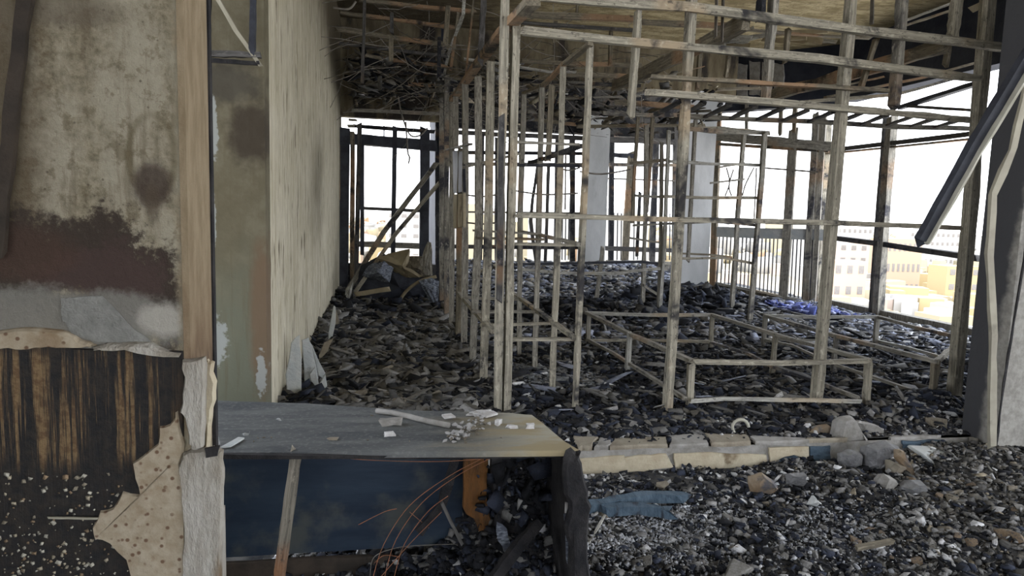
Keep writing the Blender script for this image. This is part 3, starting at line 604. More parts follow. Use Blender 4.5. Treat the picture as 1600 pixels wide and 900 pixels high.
chips('char_mound', P, szs(n,.05,.25), pal(n,[BK,NV,G1,BR],[6,4,2,1]), 'dark charred mound in the middle distance behind the shelf frame', 'rubble', .6, .2)
n=46000; P=uni(n,-.5,4.55,2.3,YS-.03,hfore)
kr = sst(P[:,0],2.1,3.4)[:,None]; c1 = clump(P,[BK,NV,G1,G2,WH],[7,5,2.5,1.5,1.1],[BK,NV,G1,G2,WH],[4,2.5,3.5,3.5,2.2],3.5,.46); c2 = pal(n,[BK,G1,BR,G2,TN,WH],[4,4,4,3,.6,.5])
chips('ash_fragment', P, szs(n,.005,.06,5), np.where(rng.random((n,1))<kr*.75,c2,c1), 'mixed black char and white ash fragments in the foreground', 'rubble', .65, .25, asp=(.2,1.))
n=9000; P=np.stack([rng.normal(1.25,.28,n),rng.normal(3.15,.22,n),np.zeros(n)],1); P[n//2:]=np.stack([rng.normal(1.95,.45,n-n//2),rng.normal(3.2,.22,n-n//2),np.zeros(n-n//2)],1)
P=P[(P[:,0]>.86)&(P[:,1]>2.4)&(P[:,1]<YS-.05)&(fbm(P[:,0]*5,P[:,1]*5+3)>.42)]; n=len(P); P[:,2]=hfore(P[:,0],P[:,1])+.02
chips('white_ash', P, szs(n,.005,.022), pal(n,[(.42,.43,.45),(.30,.31,.33),G1],[3,3,2]), 'drift of whitish ash in the front of the foreground rubble', 'ash', .6, .5)
n=3200; P=np.stack([rng.uniform(.9,4.4,n),rng.uniform(YS+.03,YS+.5,n),np.zeros(n)],1); P[:,2]=hroom(P[:,0],P[:,1])+.005
chips('cinder', P, szs(n,.008,.05), pal(n,[BK,NV,WH,G2],[6,4,1.2,2]), 'fine cinders strewn along the back of the step', 'rubble', .6, .5)
# pale powder patch in the room
n=5000; pc=atZ(868,585,.05); P=np.stack([rng.normal(pc.x,.16,n),rng.normal(pc.y,.22,n),np.zeros(n)],1); P[:,2]=hroom(P[:,0],P[:,1])+.02
chips('powder_patch', P, szs(n,.01,.05), pal(n,[(.24,.25,.26),(.19,.20,.205)],[1,1]), 'smooth patch of pale grey powder between the thin shelf posts', 'ash', .15, .2)

# named stones (position, size in px, look)
def pstone(q, Y, th, mt, lab):
    if Y < 4.1: Y -= .10
    o = slab('stone', [atY(1160+u/5, 640+v/5, Y) for u, v in q], (random.uniform(-.15,.15),-1,.4), th, mt, rough=.006, sub=2, dome=th*.25)
    tag(o, lab, 'stone', 'fallen stones around the step')
for q, Y, th, mt, lab in [
 ([(490,180),(560,130),(630,115),(680,150),(690,190),(640,240),(500,215)],4.30,.07,'brick_tan','flat tan slab lying left of the upright stone on the step'),
 ([(840,85),(1000,115),(1060,150),(1075,200),(1020,245),(960,245),(910,200),(870,130)],4.28,.07,'concrete','pale wedge stone leaning right of the upright stone'),
 ([(700,90),(750,55),(800,50),(835,80),(930,270),(910,290),(740,310),(665,280),(680,190)],4.20,.10,'concrete','largest upright grey angular stone on top of the step'),
 ([(920,290),(1070,245),(1170,290),(1160,350),(1080,390),(1070,480),(980,520),(915,460)],4.02,.12,'stone_dark','big dark grey stone against the step face under the wedge stone'),
 ([(740,340),(800,310),(880,330),(915,370),(900,450),(850,470),(780,460),(740,400)],4.03,.08,'stone_dark','rounded grey lump tucked under the upright stone'),
 ([(730,470),(850,465),(930,520),(880,560),(780,540)],3.92,.06,'stone_dark','low grey stone lying at the foot of the rounded lump'),
 ([(1110,390),(1230,430),(1240,480),(1190,560),(1110,520)],3.90,.08,'shard_back','brownish stone right of the big dark stone'),
 ([(1180,310),(1230,315),(1270,380),(1325,500),(1300,520),(1240,440),(1180,370)],3.86,.05,'brick_tan','narrow ridged olive stone standing on its end'),
 ([(1060,500),(1160,550),(1150,600),(1060,720),(970,740),(1010,580)],3.72,.09,'concrete','striated grey stone standing in the ash below the step'),
 ([(1190,600),(1260,550),(1340,550),(1400,640),(1400,760),(1340,770),(1270,710),(1200,650)],3.66,.10,'stone_dark','broad rough grey stone right of the striated one'),
 ([(40,520),(120,490),(210,550),(250,620),(190,660),(60,640)],3.72,.09,'brick_tan','orange-brown scorched stone lying in the foreground ash'),
 ([(330,500),(450,490),(475,560),(450,600),(340,580)],3.80,.07,'stone_dark','small square grey stone right of the orange stone'),
 ([(540,670),(600,730),(560,760),(500,740)],3.50,.04,'shard','small pale triangular stone in the foreground ash')]:
    pstone(q, Y, th, mt, lab)
stones = [(1038,757,34,20,'shard_back','flat tan fragment just below the cream facing',13,.5),
 (1150,893,60,22,'concrete','half-buried flat stone at the bottom edge of the view',14,.4),
 (1455,655,40,24,'shard_back','dusty brown stone beside the dark pier',15,.6),
 (1500,645,44,26,'brick_tan','dusty brown slab at the foot of the dark pier',16,.5),
 (1432,706,24,22,'shard_back','small brown stone left of the white slab',17,.8),
 (1575,835,40,26,'brick_tan','tan stone at the right edge of the foreground',18,.6)]
for px, py, w, h, mt, lab, sd, fl in stones:
    zz = 0.02 if py < 700 else -.10
    p = atZ(px, py+h*.3, zz); sc_ = wpx(p, w)*.7; me = rock_me('stone', sd*13+5, 1, .8, fl, 12)
    o = link('stone', me, mt); o.location = (p.x, p.y, p.z+sc_*fl*.2); o.scale = (sc_,)*3; o.rotation_euler = (random.uniform(-.2,.2), random.uniform(-.25,.25), random.uniform(0,6))
    tag(o, lab, 'stone', 'fallen stones around the step')
s_ = slab('plaster_slab', [atY(x,y,YS-.22+dy) for x,y,dy in ((1417,698,.16),(1452,700,.14),(1488,716,0),(1460,732,-.06),(1440,714,.02))], (0,-.6,.8), .025, 'shard', rough=.006, sub=2); tag(s_, 'smooth white broken slab tilted among the stones at the step', 'slab')
# smaller individual stones to the right, in the foreground
for i in range(60):
    px, py = random.uniform(1330,1600), random.uniform(712,890)
    if i % 4 == 0: px, py = random.uniform(930,1330), random.uniform(760,890)
    p = atZ(px, py, -.10); s = random.uniform(.022,.06)
    if p.y > YS-.06: continue
    o = link('rubble_stone', bpy.data.meshes.get('rs%d'%(i%8)) or rock_me('rs%d'%(i%8), 300+i, 1, .8, .6, 10), random.choice(['concrete','shard_back','concrete','brick_tan']))
    o.location = (p.x, p.y, float(hfore(np.array(p.x),np.array(p.y)))+.015); o.scale = (s,)*3; o.rotation_euler = (random.uniform(-.4,.4),random.uniform(-.4,.4),random.uniform(0,6))
    tag(o, 'small dusty stone half sunk in the foreground ash', 'stone', 'small stones in the foreground ash')
for i in range(70):
    px, py = random.uniform(525,700), random.uniform(500,630)
    if i % 3 == 0: px, py = random.uniform(480,760), random.uniform(560,635)
    p = atZ(px, py, .06)
    if p.x < -.72 or p.x > .8: continue
    s = random.uniform(.04,.13)
    o = link('plaster_piece', bpy.data.meshes.get('ps%d'%(i%8)) or rock_me('ps%d'%(i%8), 500+i, 1, .7, .22, 10), random.choice(['concrete','shard_back','shard_back','M' and 'concrete']))
    o.location = (p.x,p.y,float(hroom(np.array(p.x),np.array(p.y)))+.03); o.scale = (s,)*3; o.rotation_euler = (random.uniform(-.5,.5),random.uniform(-.5,.5),random.uniform(0,6))
    tag(o, 'flat broken plaster piece lying on the corridor rubble', 'plaster', 'plaster pieces on the corridor floor')
# charred beams in the foreground
tb = [([(918,792),(960,785),(1010,776),(1072,777)], 10, 'upper bluish charred beam lying just right of the desk', -.06),
      ([(945,797),(1000,795),(1052,802)], 14, 'lower bluish charred beam lying just right of the desk', -.07)]
for pts, w, lab, z in tb:
    o = bar('charred_beam', [atZ(x,y,z) for x,y in pts], .055, .05, 'blue_strip', seg=8, jit=.18, ref=Vector((0,0,1))); tag(o, lab, 'beam', 'charred beams right of the desk')
o = bar('splintered_board', [atZ(1335,857,-.05), atZ(1392,846,-.04)], .03, .02, 'wood_brown', seg=4, ref=Vector((0,0,1))); tag(o, 'short brown splintered board in the foreground ash', 'board')
o = bar('metal_strip', [atZ(920,848,-.08), atZ(945,806,-.08)], .012, .01, 'wood_pale', seg=3); tag(o, 'thin pale strip slanting beside the desk', 'strip')
o = bar('fallen_board', [atZ(1356,618,.03), atZ(1432,623,.03)], .06, .02, 'wood_grey', seg=5, ref=Vector((0,0,1))); tag(o, 'grey board lying flat between the two bed frames', 'board')
for cxp, cyp, rr, lab in ((1157,668,17,'pale ring-shaped tin lying in the char behind the step'),):
    c = atZ(cxp, cyp, .05); pts = [c+Vector((math.cos(t)*.062, 0.01*math.sin(t), .0+math.sin(t)*.055)) for t in [k*math.pi/8 for k in range(14)]]
    o = tube('tin_ring', pts, .012, 'metal_pale'); tag(o, lab, 'tin')

# ------------------------------------------------------------------ shards leaning on the cream wall
sh = [((452,632),(446,585),(455,535),(468,523),(471,560),(471,618),(458,636)),
      ((476,612),(472,540),(471,531),(482,527),(492,565),(497,590),(490,608)),
      ((482,531),(488,540),(508,583),(504,592),(497,586)),
      ((483,585),(493,572),(498,600),(488,610)),
      ((497,602),(508,584),(511,603),(487,626),(497,609)),
      ((509,570),(513,520),(521,478),(524,480),(524,505),(517,540)),
      ((498,555),(506,535),(521,528),(511,550),(499,562)),
      ((518,524),(519,492),(525,484),(531,512),(529,521))]
lb = ['tallest pale plaster shard leaning on the cream wall by the desk','second tall pale shard with a pointed tip','thin dark-edged shard sloping right','small square pale shard in front of the tall ones','pale diamond-shaped shard lowest of the cluster','long narrow pale shard further back against the wall','brown shard lying behind the pale ones','brown blunt shard farthest back at the wall']
for i, (q, l) in enumerate(zip(sh, lb)):
    y = [5.3,5.5,5.6,5.45,5.3,7.2,6.4,7.9][i]
    o = slab('plaster_shard', [atY(a,b,y+ (640-b)*.0016) for a,b in q], (.25,-1,.15), .018, 'shard' if i not in (6,7) else 'shard_back', rough=.008, sub=2)
    tag(o, l, 'shard', 'plaster shards leaning on the cream wall')
# flakes low along the wall
# ------------------------------------------------------------------ crumpled sheets under the left window
def sheet(name, q, Y, mat, label, bend=.15, nrm=(0,-1,.2)):
    pts = [atY(a,b,Y+random.uniform(-bend,bend)) for a,b in q]; c = sum(pts,Vector())/len(pts)+Vector((0,-bend,0))
    vs = pts+[c]; n = len(pts); bm = bmesh.new(); bv = [bm.verts.new(v-c) for v in vs]
    for i in range(n): bm.faces.new((bv[i],bv[(i+1)%n],bv[n]))
    bmesh.ops.subdivide_edges(bm, edges=bm.edges[:], cuts=3, use_grid_fill=True)
    for v in bm.verts: v.co += Vector((0, random.uniform(-1,1)*.02, random.uniform(-1,1)*.012))
    me = bpy.data.meshes.new(name); bm.to_mesh(me); bm.free(); o = link(name, me, mat); o.location = c
    md = o.modifiers.new('thickness','SOLIDIFY'); md.thickness = .012; tag(o, label, 'sheet', 'crumpled sheets under the left window'); return o
sheet('crumpled_sheet', [(556,480),(562,415),(600,398),(690,440),(692,470),(640,482)], 10.9, 'steel_dark', 'large dark sheet slumped under the left window')
sheet('ribbed_sheet', [(566,430),(578,414),(600,408),(614,418),(608,441),(585,436)], 10.5, 'mesh_panel', 'small pale ribbed sheet on top of the dark sheet')
sheet('tan_sheet', [(590,404),(612,396),(640,389),(638,408),(628,425),(660,432),(640,434),(618,424)], 10.6, 'sheet_tan', 'crumpled tan sheet bulging in front of the left window')
sheet('brown_panel', [(634,400),(672,400),(676,436),(650,432),(630,420)], 10.8, 'wood_brown', 'brown scorched panel right of the tan sheet', .05)
sheet('pointed_panel', [(656,410),(668,378),(674,380),(676,430),(664,430)], 10.55, 'wood_grey', 'tall pointed grey panel standing beside the corridor studs', .05)
sheet('striped_panel', [(654,440),(672,434),(686,440),(684,476),(676,480)], 10.2, 'mesh_panel', 'striped grey panel leaning low at the corridor studs', .05)
o = tube('arched_strip', curve_pts([atY(x,y,10.3) for x,y in ((620,476),(635,455),(655,440),(682,432))], 5), .025, 'sheet_tan'); tag(o, 'tan strip arching over the dark sheet', 'strip')
o = bar('short_plank', [atY(556,460,10.3), atY(606,452,10.3)], .07, .03, 'sheet_tan', seg=4); tag(o, 'short tan plank lying against the dark sheet', 'plank')
sheet('leaning_offcut', [(534,478),(541,452),(552,440),(546,468),(540,480)], 10.4, 'wood_pale', 'pale offcut at the foot of the leaning planks', .03)
n=700; P=np.stack([rng.uniform(-.7,.85,n),rng.normal(10.4,.35,n),np.zeros(n)],1); P[:,2]=hroom(P[:,0],P[:,1])+rng.uniform(0,.2,n)**1.5
chips('window_heap', P, szs(n,.05,.25), pal(n,[BK,NV,G1,BR],[6,3,2,1]), 'dark scraps heaped around the sheets under the left window', 'rubble', .6, .15)

# ------------------------------------------------------------------ desk in the foreground
ZD = .60
dk = thing('burnt_desk', 'burnt desk with ash-grey top and charred right side in the foreground', 'desk', (.1,2.7,-.15))
def mat_desk():
    m = NT('ashy_desk_top'); x = m.sep()[0]; n = m.noise(1, 6, m.scale((2.2,9,4)), .6, .6); f = m.noise(50,5)
    c = m.mix(m.ramp(n,.3,.7), (.055,.061,.066), (.125,.13,.128)); c = m.mix(m.ramp(f,.5,.7,0,.35), c, (.24,.24,.23))
    k = m.ramp(m.math('ADD', x, m.math('MULTIPLY', m.math('SUBTRACT', n, .5), .5)), .75, 1.25)
    c = m.mix(k, c, m.mix(m.ramp(n,.4,.6), (.36,.34,.27), (.30,.25,.15)))
    return m.fin(c, f, .002, .75)
fl, frp, br_, bl = atZ(346,708,ZD), atZ(906,704,ZD), atZ(832,648,ZD), atZ(326,625,ZD)
top_pts = [fl, frp, atZ(884,690,ZD), br_, atZ(800,645,ZD), atZ(650,641,ZD), atZ(480,630,ZD), bl]
slab('top', [p-Vector((0,0,.022)) for p in top_pts], (0,0,1), .022, mat_desk(), dk, rough=.004, sub=3)
def mat_back():
    m = NT('scorched_navy_panel'); n = m.noise(1, 5, m.scale((1.6,4,9)), .6); b = m.noise(3.5,5)
    c = m.mix(m.ramp(n,.3,.7), (.010,.018,.034), (.022,.036,.056)); c = m.mix(m.ramp(b,.50,.68,0,.7), c, (.075,.08,.07))
    return m.fin(c, n, .004, .5)
slab('back_panel', [Vector((-.85,3.0,-.02)),Vector((.42,3.0,-.02)),Vector((.42,3.0,.575)),Vector((-.85,3.0,.575))], (0,-1,0), .018, mat_back(), dk)
slab('lower_board', [Vector((-.75,2.96,-.13)),Vector((.0,2.96,-.13)),Vector((.02,2.96,-.03)),Vector((-.75,2.96,-.02))], (0,-1,0), .02, 'rusty_dark', dk, rough=.01, sub=4)
bars(dk, [(463,706,436,905,17)], fy(2.56), 'leg', wood('rusty_ash_wood', (.24,.22,.18), (.06,.05,.045), (.24,.10,.035), .62, .40), .035, seg=9, jit=.06)
bars(dk, [(348,712,620,714,890,711,6,'black')], fy(2.52), 'front_rail', 'black', .02, seg=10, jit=.2)
# charred right side: eaten boards
q = [(884,703),(906,703),(908,730),(917,765),(919,800),(922,905),(890,905),(893,860),(880,820),(887,780),(878,745)]
slab('side_panel', [atY(a,b,2.46) for a,b in q], (0,-1,0), .03, 'black', dk, rough=.012, sub=3, dome=.01)
slab('side_panel', [atX(a,b,.74) for a,b in ((905,705),(906,905),(800,905),(815,800),(838,740),(850,700))], (-1,0,0), .02, 'black', dk, rough=.02, sub=4)
q = [(724,710),(762,710),(760,770),(774,850),(764,862),(745,820),(722,790)]
slab('drawer_panel', [atY(a,b,2.88) for a,b in q], (0,-1,0), .02, 'rust', dk, rough=.008, sub=3)
bars(dk, [(712,712,690,790,655,830,14,'black'),(775,712,782,860,16,'black'),(905,760,912,800,5,'rust')], fy(2.84), 'charred_strut', 'black', .03, seg=6, jit=.25)
# heap of charred remains inside
xs = np.arange(.0,.86,.02); ys = np.arange(2.5,3.02,.02); X_,Y_ = np.meshgrid(xs,ys)
Z_ = -.15+.50*np.exp(-(((X_-.60)/.26)**2+((Y_-3.0)/.25)**2))+.20*(fbm(X_*9,Y_*9)-.3)*1.3
i = (np.arange(len(ys)-1)[:,None]*len(xs)+np.arange(len(xs)-1)[None]).reshape(-1)
o = link('char_pile', np_mesh('char_pile', np.stack([X_,Y_,Z_],-1).reshape(-1,3), np.stack([i,i+1,i+1+len(xs),i+len(xs)],1)), 'black'); tag(o, 'heap of black charred remains inside the open desk', 'char', kind='stuff')
n=3600; P=np.stack([rng.uniform(-.1,.84,n),rng.uniform(2.5,2.98,n),np.zeros(n)],1); P[:,2]=-.15+.50*np.exp(-(((P[:,0]-.60)/.26)**2+((P[:,1]-3.0)/.25)**2))+.20*(fbm(P[:,0]*9,P[:,1]*9)-.3)*1.3+.01
chips('desk_cinder', P, szs(n,.008,.06), pal(n,[BK,NV,G1,WH,G2],[9,4,2,.35,.8]), 'cinders and ash flecks on the heap inside the desk', 'char', .8, .4)
n=260; P=np.stack([rng.uniform(.40,.72,n),rng.uniform(2.80,2.95,n),rng.uniform(.0,.55,n)],1)
chips('char_flake', P, szs(n,.015,.09), pal(n,[BK,NV],[7,3]), 'hanging charred flakes behind the desk opening', 'char', .9, .25, nrm='y')
o = bar('charred_batten', [atY(772,905,2.55), atY(812,850,2.62), atY(838,820,2.7)], .045, .035, 'black', seg=6); tag(o, 'thick black batten slanting up from the heap inside the desk', 'batten')
o = bar('charred_stick', [atY(690,785,2.8), atY(722,850,2.75)], .014, .012, 'wood_char', seg=4); tag(o, 'thin dark slat leaning inside the desk', 'batten')
sheet2 = slab('foil_scrap', [atY(a,b,2.7) for a,b in ((776,815),(792,826),(798,850),(788,862),(778,845))], (0,-1,.3), .006, 'mesh_panel', rough=.006, sub=2); tag(sheet2, 'crinkled pale foil scrap inside the desk', 'scrap')
o = slab('white_splinter', [atY(a,b,2.5) for a,b in ((883,784),(889,786),(891,800),(882,801))], (0,-1,0), .006, 'white_lump'); tag(o, 'small white splinter stuck on the charred desk side', 'splinter')
o = slab('ash_streak', [atY(a,b,2.5) for a,b in ((880,803),(886,803),(888,840),(896,895),(889,900),(884,860))], (0,-1,0), .005, 'mesh_panel', rough=.004, sub=3); tag(o, 'long pale ash-coated splinter down the charred desk side', 'splinter')
# copper wires
wl = [[(500,712),(580,719),(690,721),(780,714),(850,703)],[(582,905),(600,850),(640,790),(700,745),(760,713)],[(600,905),(618,845),(660,785),(720,740),(775,712)],[(615,905),(632,850),(668,800),(700,775)],[(592,905),(640,850),(690,800)],[(560,820),(600,800),(620,795)],[(578,900),(585,870),(620,856),(660,852),(712,850)],[(640,800),(670,825)],[(625,870),(600,868),(585,880)]]
for i, c in enumerate(wl):
    o = tube('copper_wire', curve_pts([atY(x,y,2.70+.02*i) for x,y in c], 6), .0016, 'copper' if i != 6 else 'wire', sides=5)
    tag(o, 'taut reddish wire sagging just below the desk top' if i == 0 else 'thin bare wire arching out of the heap under the desk', 'wire', 'bare wires under the desk')
# things on the desk
o = tube('bent_tube', [atZ(x,y,ZD+.013) for x,y in ((588,642),(612,645),(640,651),(668,658),(702,665))], .012, 'concrete', sides=10); tag(o, 'grey bent tube lying along the back of the desk', 'tube')
def lump(name, px, py, w, l, h, mat, lab, grp=None, rot=None):
    p = atZ(px,py,ZD); me = rock_me(name, int(px*7+py), 1, .5, .4, 12)
    o = link(name, me, mat); o.scale = (l,l,l); o.location = p+Vector((0,0,l*.26)); o.rotation_euler = (0,0,rot if rot is not None else random.uniform(0,3)); tag(o, lab, 'rubble', grp); return o
def brick(px, py, l, w, h, mat, lab, rot=0.):
    p = atZ(px,py,ZD); o = bar('mortar_piece', [p+Vector((-l/2*math.cos(rot),-l/2*math.sin(rot),h/2)), p+Vector((l/2*math.cos(rot),l/2*math.sin(rot),h/2))], w, h, mat, seg=4, jit=.08, ref=Vector((0,0,1))); tag(o, lab, 'rubble'); return o
brick(612,664,.095,.035,.028,'concrete','grey oblong mortar piece in front of the bent tube',.08)
brick(608,681,.05,.02,.016,'white_lump','small white oblong piece near the front of the desk',.15)
brick(521,687,.045,.016,.008,'shard_back','flat tan chip near the desk front edge',-.1)
brick(778,663,.03,.022,.02,'white_lump','white chunk standing right of the pebble pile',1.0)
brick(799,669,.035,.018,.014,'white_lump','white oblong chunk on the right part of the desk',.0)
brick(830,669,.03,.022,.02,'white_lump','squarish pale chunk nearest the right end of the desk',.0)
for x,y,s in ((436,657,.018),(383,680,.022),(403,685,.010),(412,684,.009),(424,684,.010),(396,690,.009),(783,685,.010),(581,650,.010),(575,688,.008),(640,690,.007)):
    lump('pebble', x, y, 0, s, 0, 'shard' if s > .015 else 'shard_back', 'pale pebble on the desk by the left pillar' if x < 430 and s > .015 else ('larger lone pebble on the left half of the desk' if s > .015 else 'tiny crumb lying on the desk top'), None if s > .015 else 'crumbs on the desk top')
mes = [rock_me('pile%d'%i, 900+i, 1, .65, .5, 10) for i in range(7)]
for i in range(95):
    t = random.random(); px = 700+t*55+random.gauss(0,6); py = 688-t*26+random.gauss(0,6); s = random.uniform(.010,.020)
    p = atZ(px, min(max(py,652),694), ZD); o = link('white_pebble', mes[i%7], 'white_lump' if i%5 else 'shard_back')
    o.location = p+Vector((0,0,s*.3+random.choice((0,0,.012,.02)))); o.scale = (s,)*3; o.rotation_euler = (random.uniform(-.5,.5),random.uniform(-.5,.5),random.uniform(0,6))
    tag(o, 'white plaster pebble in the small pile on the desk', 'pebble', 'pebble pile on the desk')
for k, (a, lab) in enumerate(([((728,650),(745,643),(768,642),(756,650)),'thin grey flake at the back edge of the desk'],[((742,648),(770,644),(778,648),(760,653)),'pale flake beside the paired posts on the desk'],[((690,650),(705,648),(712,653),(695,655)),'white flake behind the pebble pile'])):
    o = slab('plaster_flake_piece', [atZ(x,y,ZD+.002+.004*k) for x,y in a], (0,0,1), .008, 'white_lump', rough=.003, sub=2); tag(o, lab, 'flake')
o = slab('torn_scrap', [atZ(x,y,ZD+.004) for x,y in ((345,700),(372,685),(382,686),(360,699))], (0,0,1), .006, 'shard', rough=.003, sub=2); tag(o, 'pale torn scrap at the left end of the desk', 'scrap')

# ------------------------------------------------------------------ left pillar layers
fp = lambda px, py: atY(px, py, PY0-.002)
wl_ = bpy.data.objects['wall_left']; tr1 = bpy.data.objects['trim_1']
def mat_burnt():
    m = NT('burnt_streaked_panel'); x, _, z = m.sep()[:3]
    st = m.noise(1, 6, m.scale((34,34,1.1)), .75); b = m.noise(6, 5); f = m.noise(45,5)
    c = m.mix(m.ramp(f,.3,.7), (.012,.012,.013), (.026,.022,.018))
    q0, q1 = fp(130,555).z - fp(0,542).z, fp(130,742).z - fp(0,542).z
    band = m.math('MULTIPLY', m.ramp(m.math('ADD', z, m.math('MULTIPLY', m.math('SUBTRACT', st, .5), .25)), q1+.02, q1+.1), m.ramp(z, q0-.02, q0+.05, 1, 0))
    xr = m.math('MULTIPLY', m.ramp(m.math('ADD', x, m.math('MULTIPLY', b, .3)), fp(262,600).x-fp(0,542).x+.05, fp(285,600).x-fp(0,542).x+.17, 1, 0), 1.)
    streak_mask = m.math('MULTIPLY', m.math('MULTIPLY', m.ramp(st,.50,.60), band), xr)  # mask of the brown streaks on the burnt panel
    c = m.mix(streak_mask, c, m.mix(m.ramp(f,.4,.6), (.17,.115,.058), (.10,.06,.03)))
    return m.fin(c, m.math('ADD', st, f), .006, .75)
q = [(0,542),(60,540),(120,544),(180,545),(240,543),(286,548),(290,600),(288,700),(300,905),(-60,905),(-60,542)]
slab('burnt_panel', [fp(a,b) for a,b in q], (0,-1,0), .010, mat_burnt(), wl_, rough=.004, sub=2)
def mat_spot():
    m = NT('speckled_tan_plaster'); f = m.noise(30,6); v = m.ramp(m.vor(40), .14, .30, 1, 0)
    c = m.mix(m.ramp(f,.3,.7), (.27,.22,.15), (.36,.31,.23)); c = m.mix(m.math('MULTIPLY', v, m.ramp(m.noise(9,3),.38,.48)), c, (.13,.08,.05))
    c = m.mix(m.ramp(m.noise(7,5),.55,.7,0,.6), c, (.16,.10,.05)); return m.fin(c, f, .006)
M['spot'] = mat_spot()
q = [(-60,546),(-60,512),(0,516),(40,511),(90,514),(112,520),(135,532),(152,538),(120,541),(80,539),(50,543),(20,541),(0,543)]
slab('plaster_ledge', [fp(a,b) for a,b in q], (0,-1,-.2), .022, 'spot', wl_, rough=.003, sub=3)
q = [(150,540),(170,534),(215,533),(240,535),(262,546),(285,549),(282,554),(240,552),(200,543),(165,544)]
slab('plaster_ledge', [fp(a,b) for a,b in q], (0,-1,-.2), .030, 'white_plaster', wl_, rough=.003, sub=2)
q = [(96,466),(160,462),(200,505),(236,534),(150,534),(112,520),(98,500)]
slab('plaster_layer', [fp(a,b) for a,b in q], (0,-1,0), .004, simple('grey_skim', (.17,.17,.155), (.23,.23,.21), 18), wl_, rough=.003, sub=3)
q = [(280,640),(268,660),(252,664),(250,690),(225,710),(210,720),(214,745),(222,770),(195,765),(180,790),(160,795),(148,820),(152,838),(175,845),(200,870),(210,905),(290,905),(292,800),(284,720),(290,690)]
slab('plaster_layer', [fp(a,b) for a,b in q], (0,-1,0), .022, 'spot', wl_, rough=.004, sub=2)
q = [(288,560),(322,556),(324,600),(322,640),(320,695),(305,700),(298,690),(292,650),(284,640),(290,600)]
o = slab('plaster_ridge', [atY(a,b,PY0-.002) for a,b in q], (0,-1,0), .03, 'white_plaster', wl_, rough=.004, sub=3)
q = [(326,560),(336,565),(338,610),(333,650),(328,700),(322,700),(322,600)]
slab('plaster_ridge', [atY(a,b,PY1-.08) for a,b in q], (0,-1,0), .03, 'cream', wl_, rough=.006, sub=3)
q = [(300,700),(335,696),(350,702),(350,760),(348,905),(286,905),(290,820),(286,760),(282,725),(288,705)]
slab('base_plaster', [atY(a,b,PY0-.004) for a,b in q], (0,-1,0), .028, 'white_plaster', wl_, rough=.003, sub=4)
q = [(320,700),(345,695),(340,712),(322,715)]
slab('base_crack', [atY(a,b,PY0-.04) for a,b in q], (0,-1,0), .006, 'black', wl_, rough=.004, sub=2)
box('trim_6', (PX-.03, PY0+.02, -.2), (PX+.060, 2.19, .56), M['white_plaster'], kind='structure')
o = box('gap_shade_strip', (PX-.005, PY1, .5), (PX+.012, PY1+.03, 4.6), M['black'], kind='structure')  # black strip put in for the shade of the gap behind the pier
# flecks of plaster left on the burnt panel
n=230; pts=[]
while len(pts) < n:
    px, py = random.uniform(-10,215), random.uniform(735,899)
    if random.random() < (.15+.85*((py-735)/165)) and not (px > 150 and py > 790 and random.random() < .7): pts.append(fp(px,py)+Vector((0,-.012,0)))
P=np.array([tuple(p) for p in pts]); sz=szs(n,.003,.012,2.)
chips('plaster_fleck', P, sz, pal(n,[(.42,.40,.33),(.34,.30,.22),(.25,.18,.11)],[3,3,2]), 'pale plaster flecks sticking to the burnt lower pillar panel', 'plaster', .3, .5, asp=(.7,1.), nrm='y')
for (a,b,c_,d_) in ((80,804,160,803),):
    o = bar('twig_splinter', [fp(a,b)+Vector((0,-.02,0)), fp(c_,d_)+Vector((0,-.03,0))], .006, .005, 'conduit', seg=5); tag(o, 'thin pale splinter sticking out of the burnt pillar panel', 'splinter')
# dark conduit leaning on the pillar
o = bar('scorched_conduit', [fp(55,-40)+Vector((0,-.03,0)), fp(28,180)+Vector((0,-.03,0)), fp(5,400)+Vector((0,-.03,0))], wpx(fp(30,180),20), .02, 'rusty_dark', seg=10, jit=.06); tag(o, 'dark scorched conduit hanging down the far left of the pillar', 'conduit')
bars(thing('bracket', 'angle bracket with a pale diagonal strut in the recess beside the cream wall', 'bracket', atY(370,50,4.55)), [(335,-10,370,50,408,104,6,'conduit'),(325,84,403,86,9,'wood_char'),(325,94,405,99,6,'black'),(396,-10,394,88,9,'steel_dark'),(327,-10,326,98,5,'black')], fy(4.55), 'strut', 'conduit', .04, seg=6)

# ------------------------------------------------------------------ right pier: hanging strips
o = bar('hanging_channel', [atY(1612,75,3.4), atY(1520,228,3.5), atY(1436,380,3.6)], .058, .05, 'steel_dark', seg=10, jit=.05); tag(o, 'dark metal channel hanging diagonally beside the right pier', 'channel')
o2 = bar('edge', [atY(1618,92,3.37), atY(1530,238,3.47), atY(1448,381,3.57)], .014, .05, 'metal_pale', o, seg=8, jit=.05); o2.matrix_basis = Matrix.Identity(4); o2.parent = None  # paler strip along the lower edge of the channel
me = o2.data; mw = Matrix.Translation(atY(1618,92,3.37)); 
z = (atY(1448,381,3.57)-atY(1618,92,3.37)).normalized(); x = Vector((0,1,0)).cross(z).normalized(); y = z.cross(x)
o2.parent = o; o2.matrix_parent_inverse = o.matrix_basis.inverted(); o2.matrix_basis = mw @ Matrix((x,y,z)).transposed().to_4x4()
o = bar('pale_conduit', [atY(x,y,3.80) for x,y in ((1608,120),(1582,230),(1552,305),(1545,400),(1552,520),(1550,620),(1550,700))], .050, .025, 'conduit', seg=16, jit=.04); tag(o, 'bent pale conduit running down the corner of the right pier', 'conduit')
bars(bpy.data.objects['wall_right'], [(1556,698,1568,600,1588,480,1604,380,3.5,'black')], fy(3.88), 'crack_edge', 'black', .01, seg=12, jit=.5)

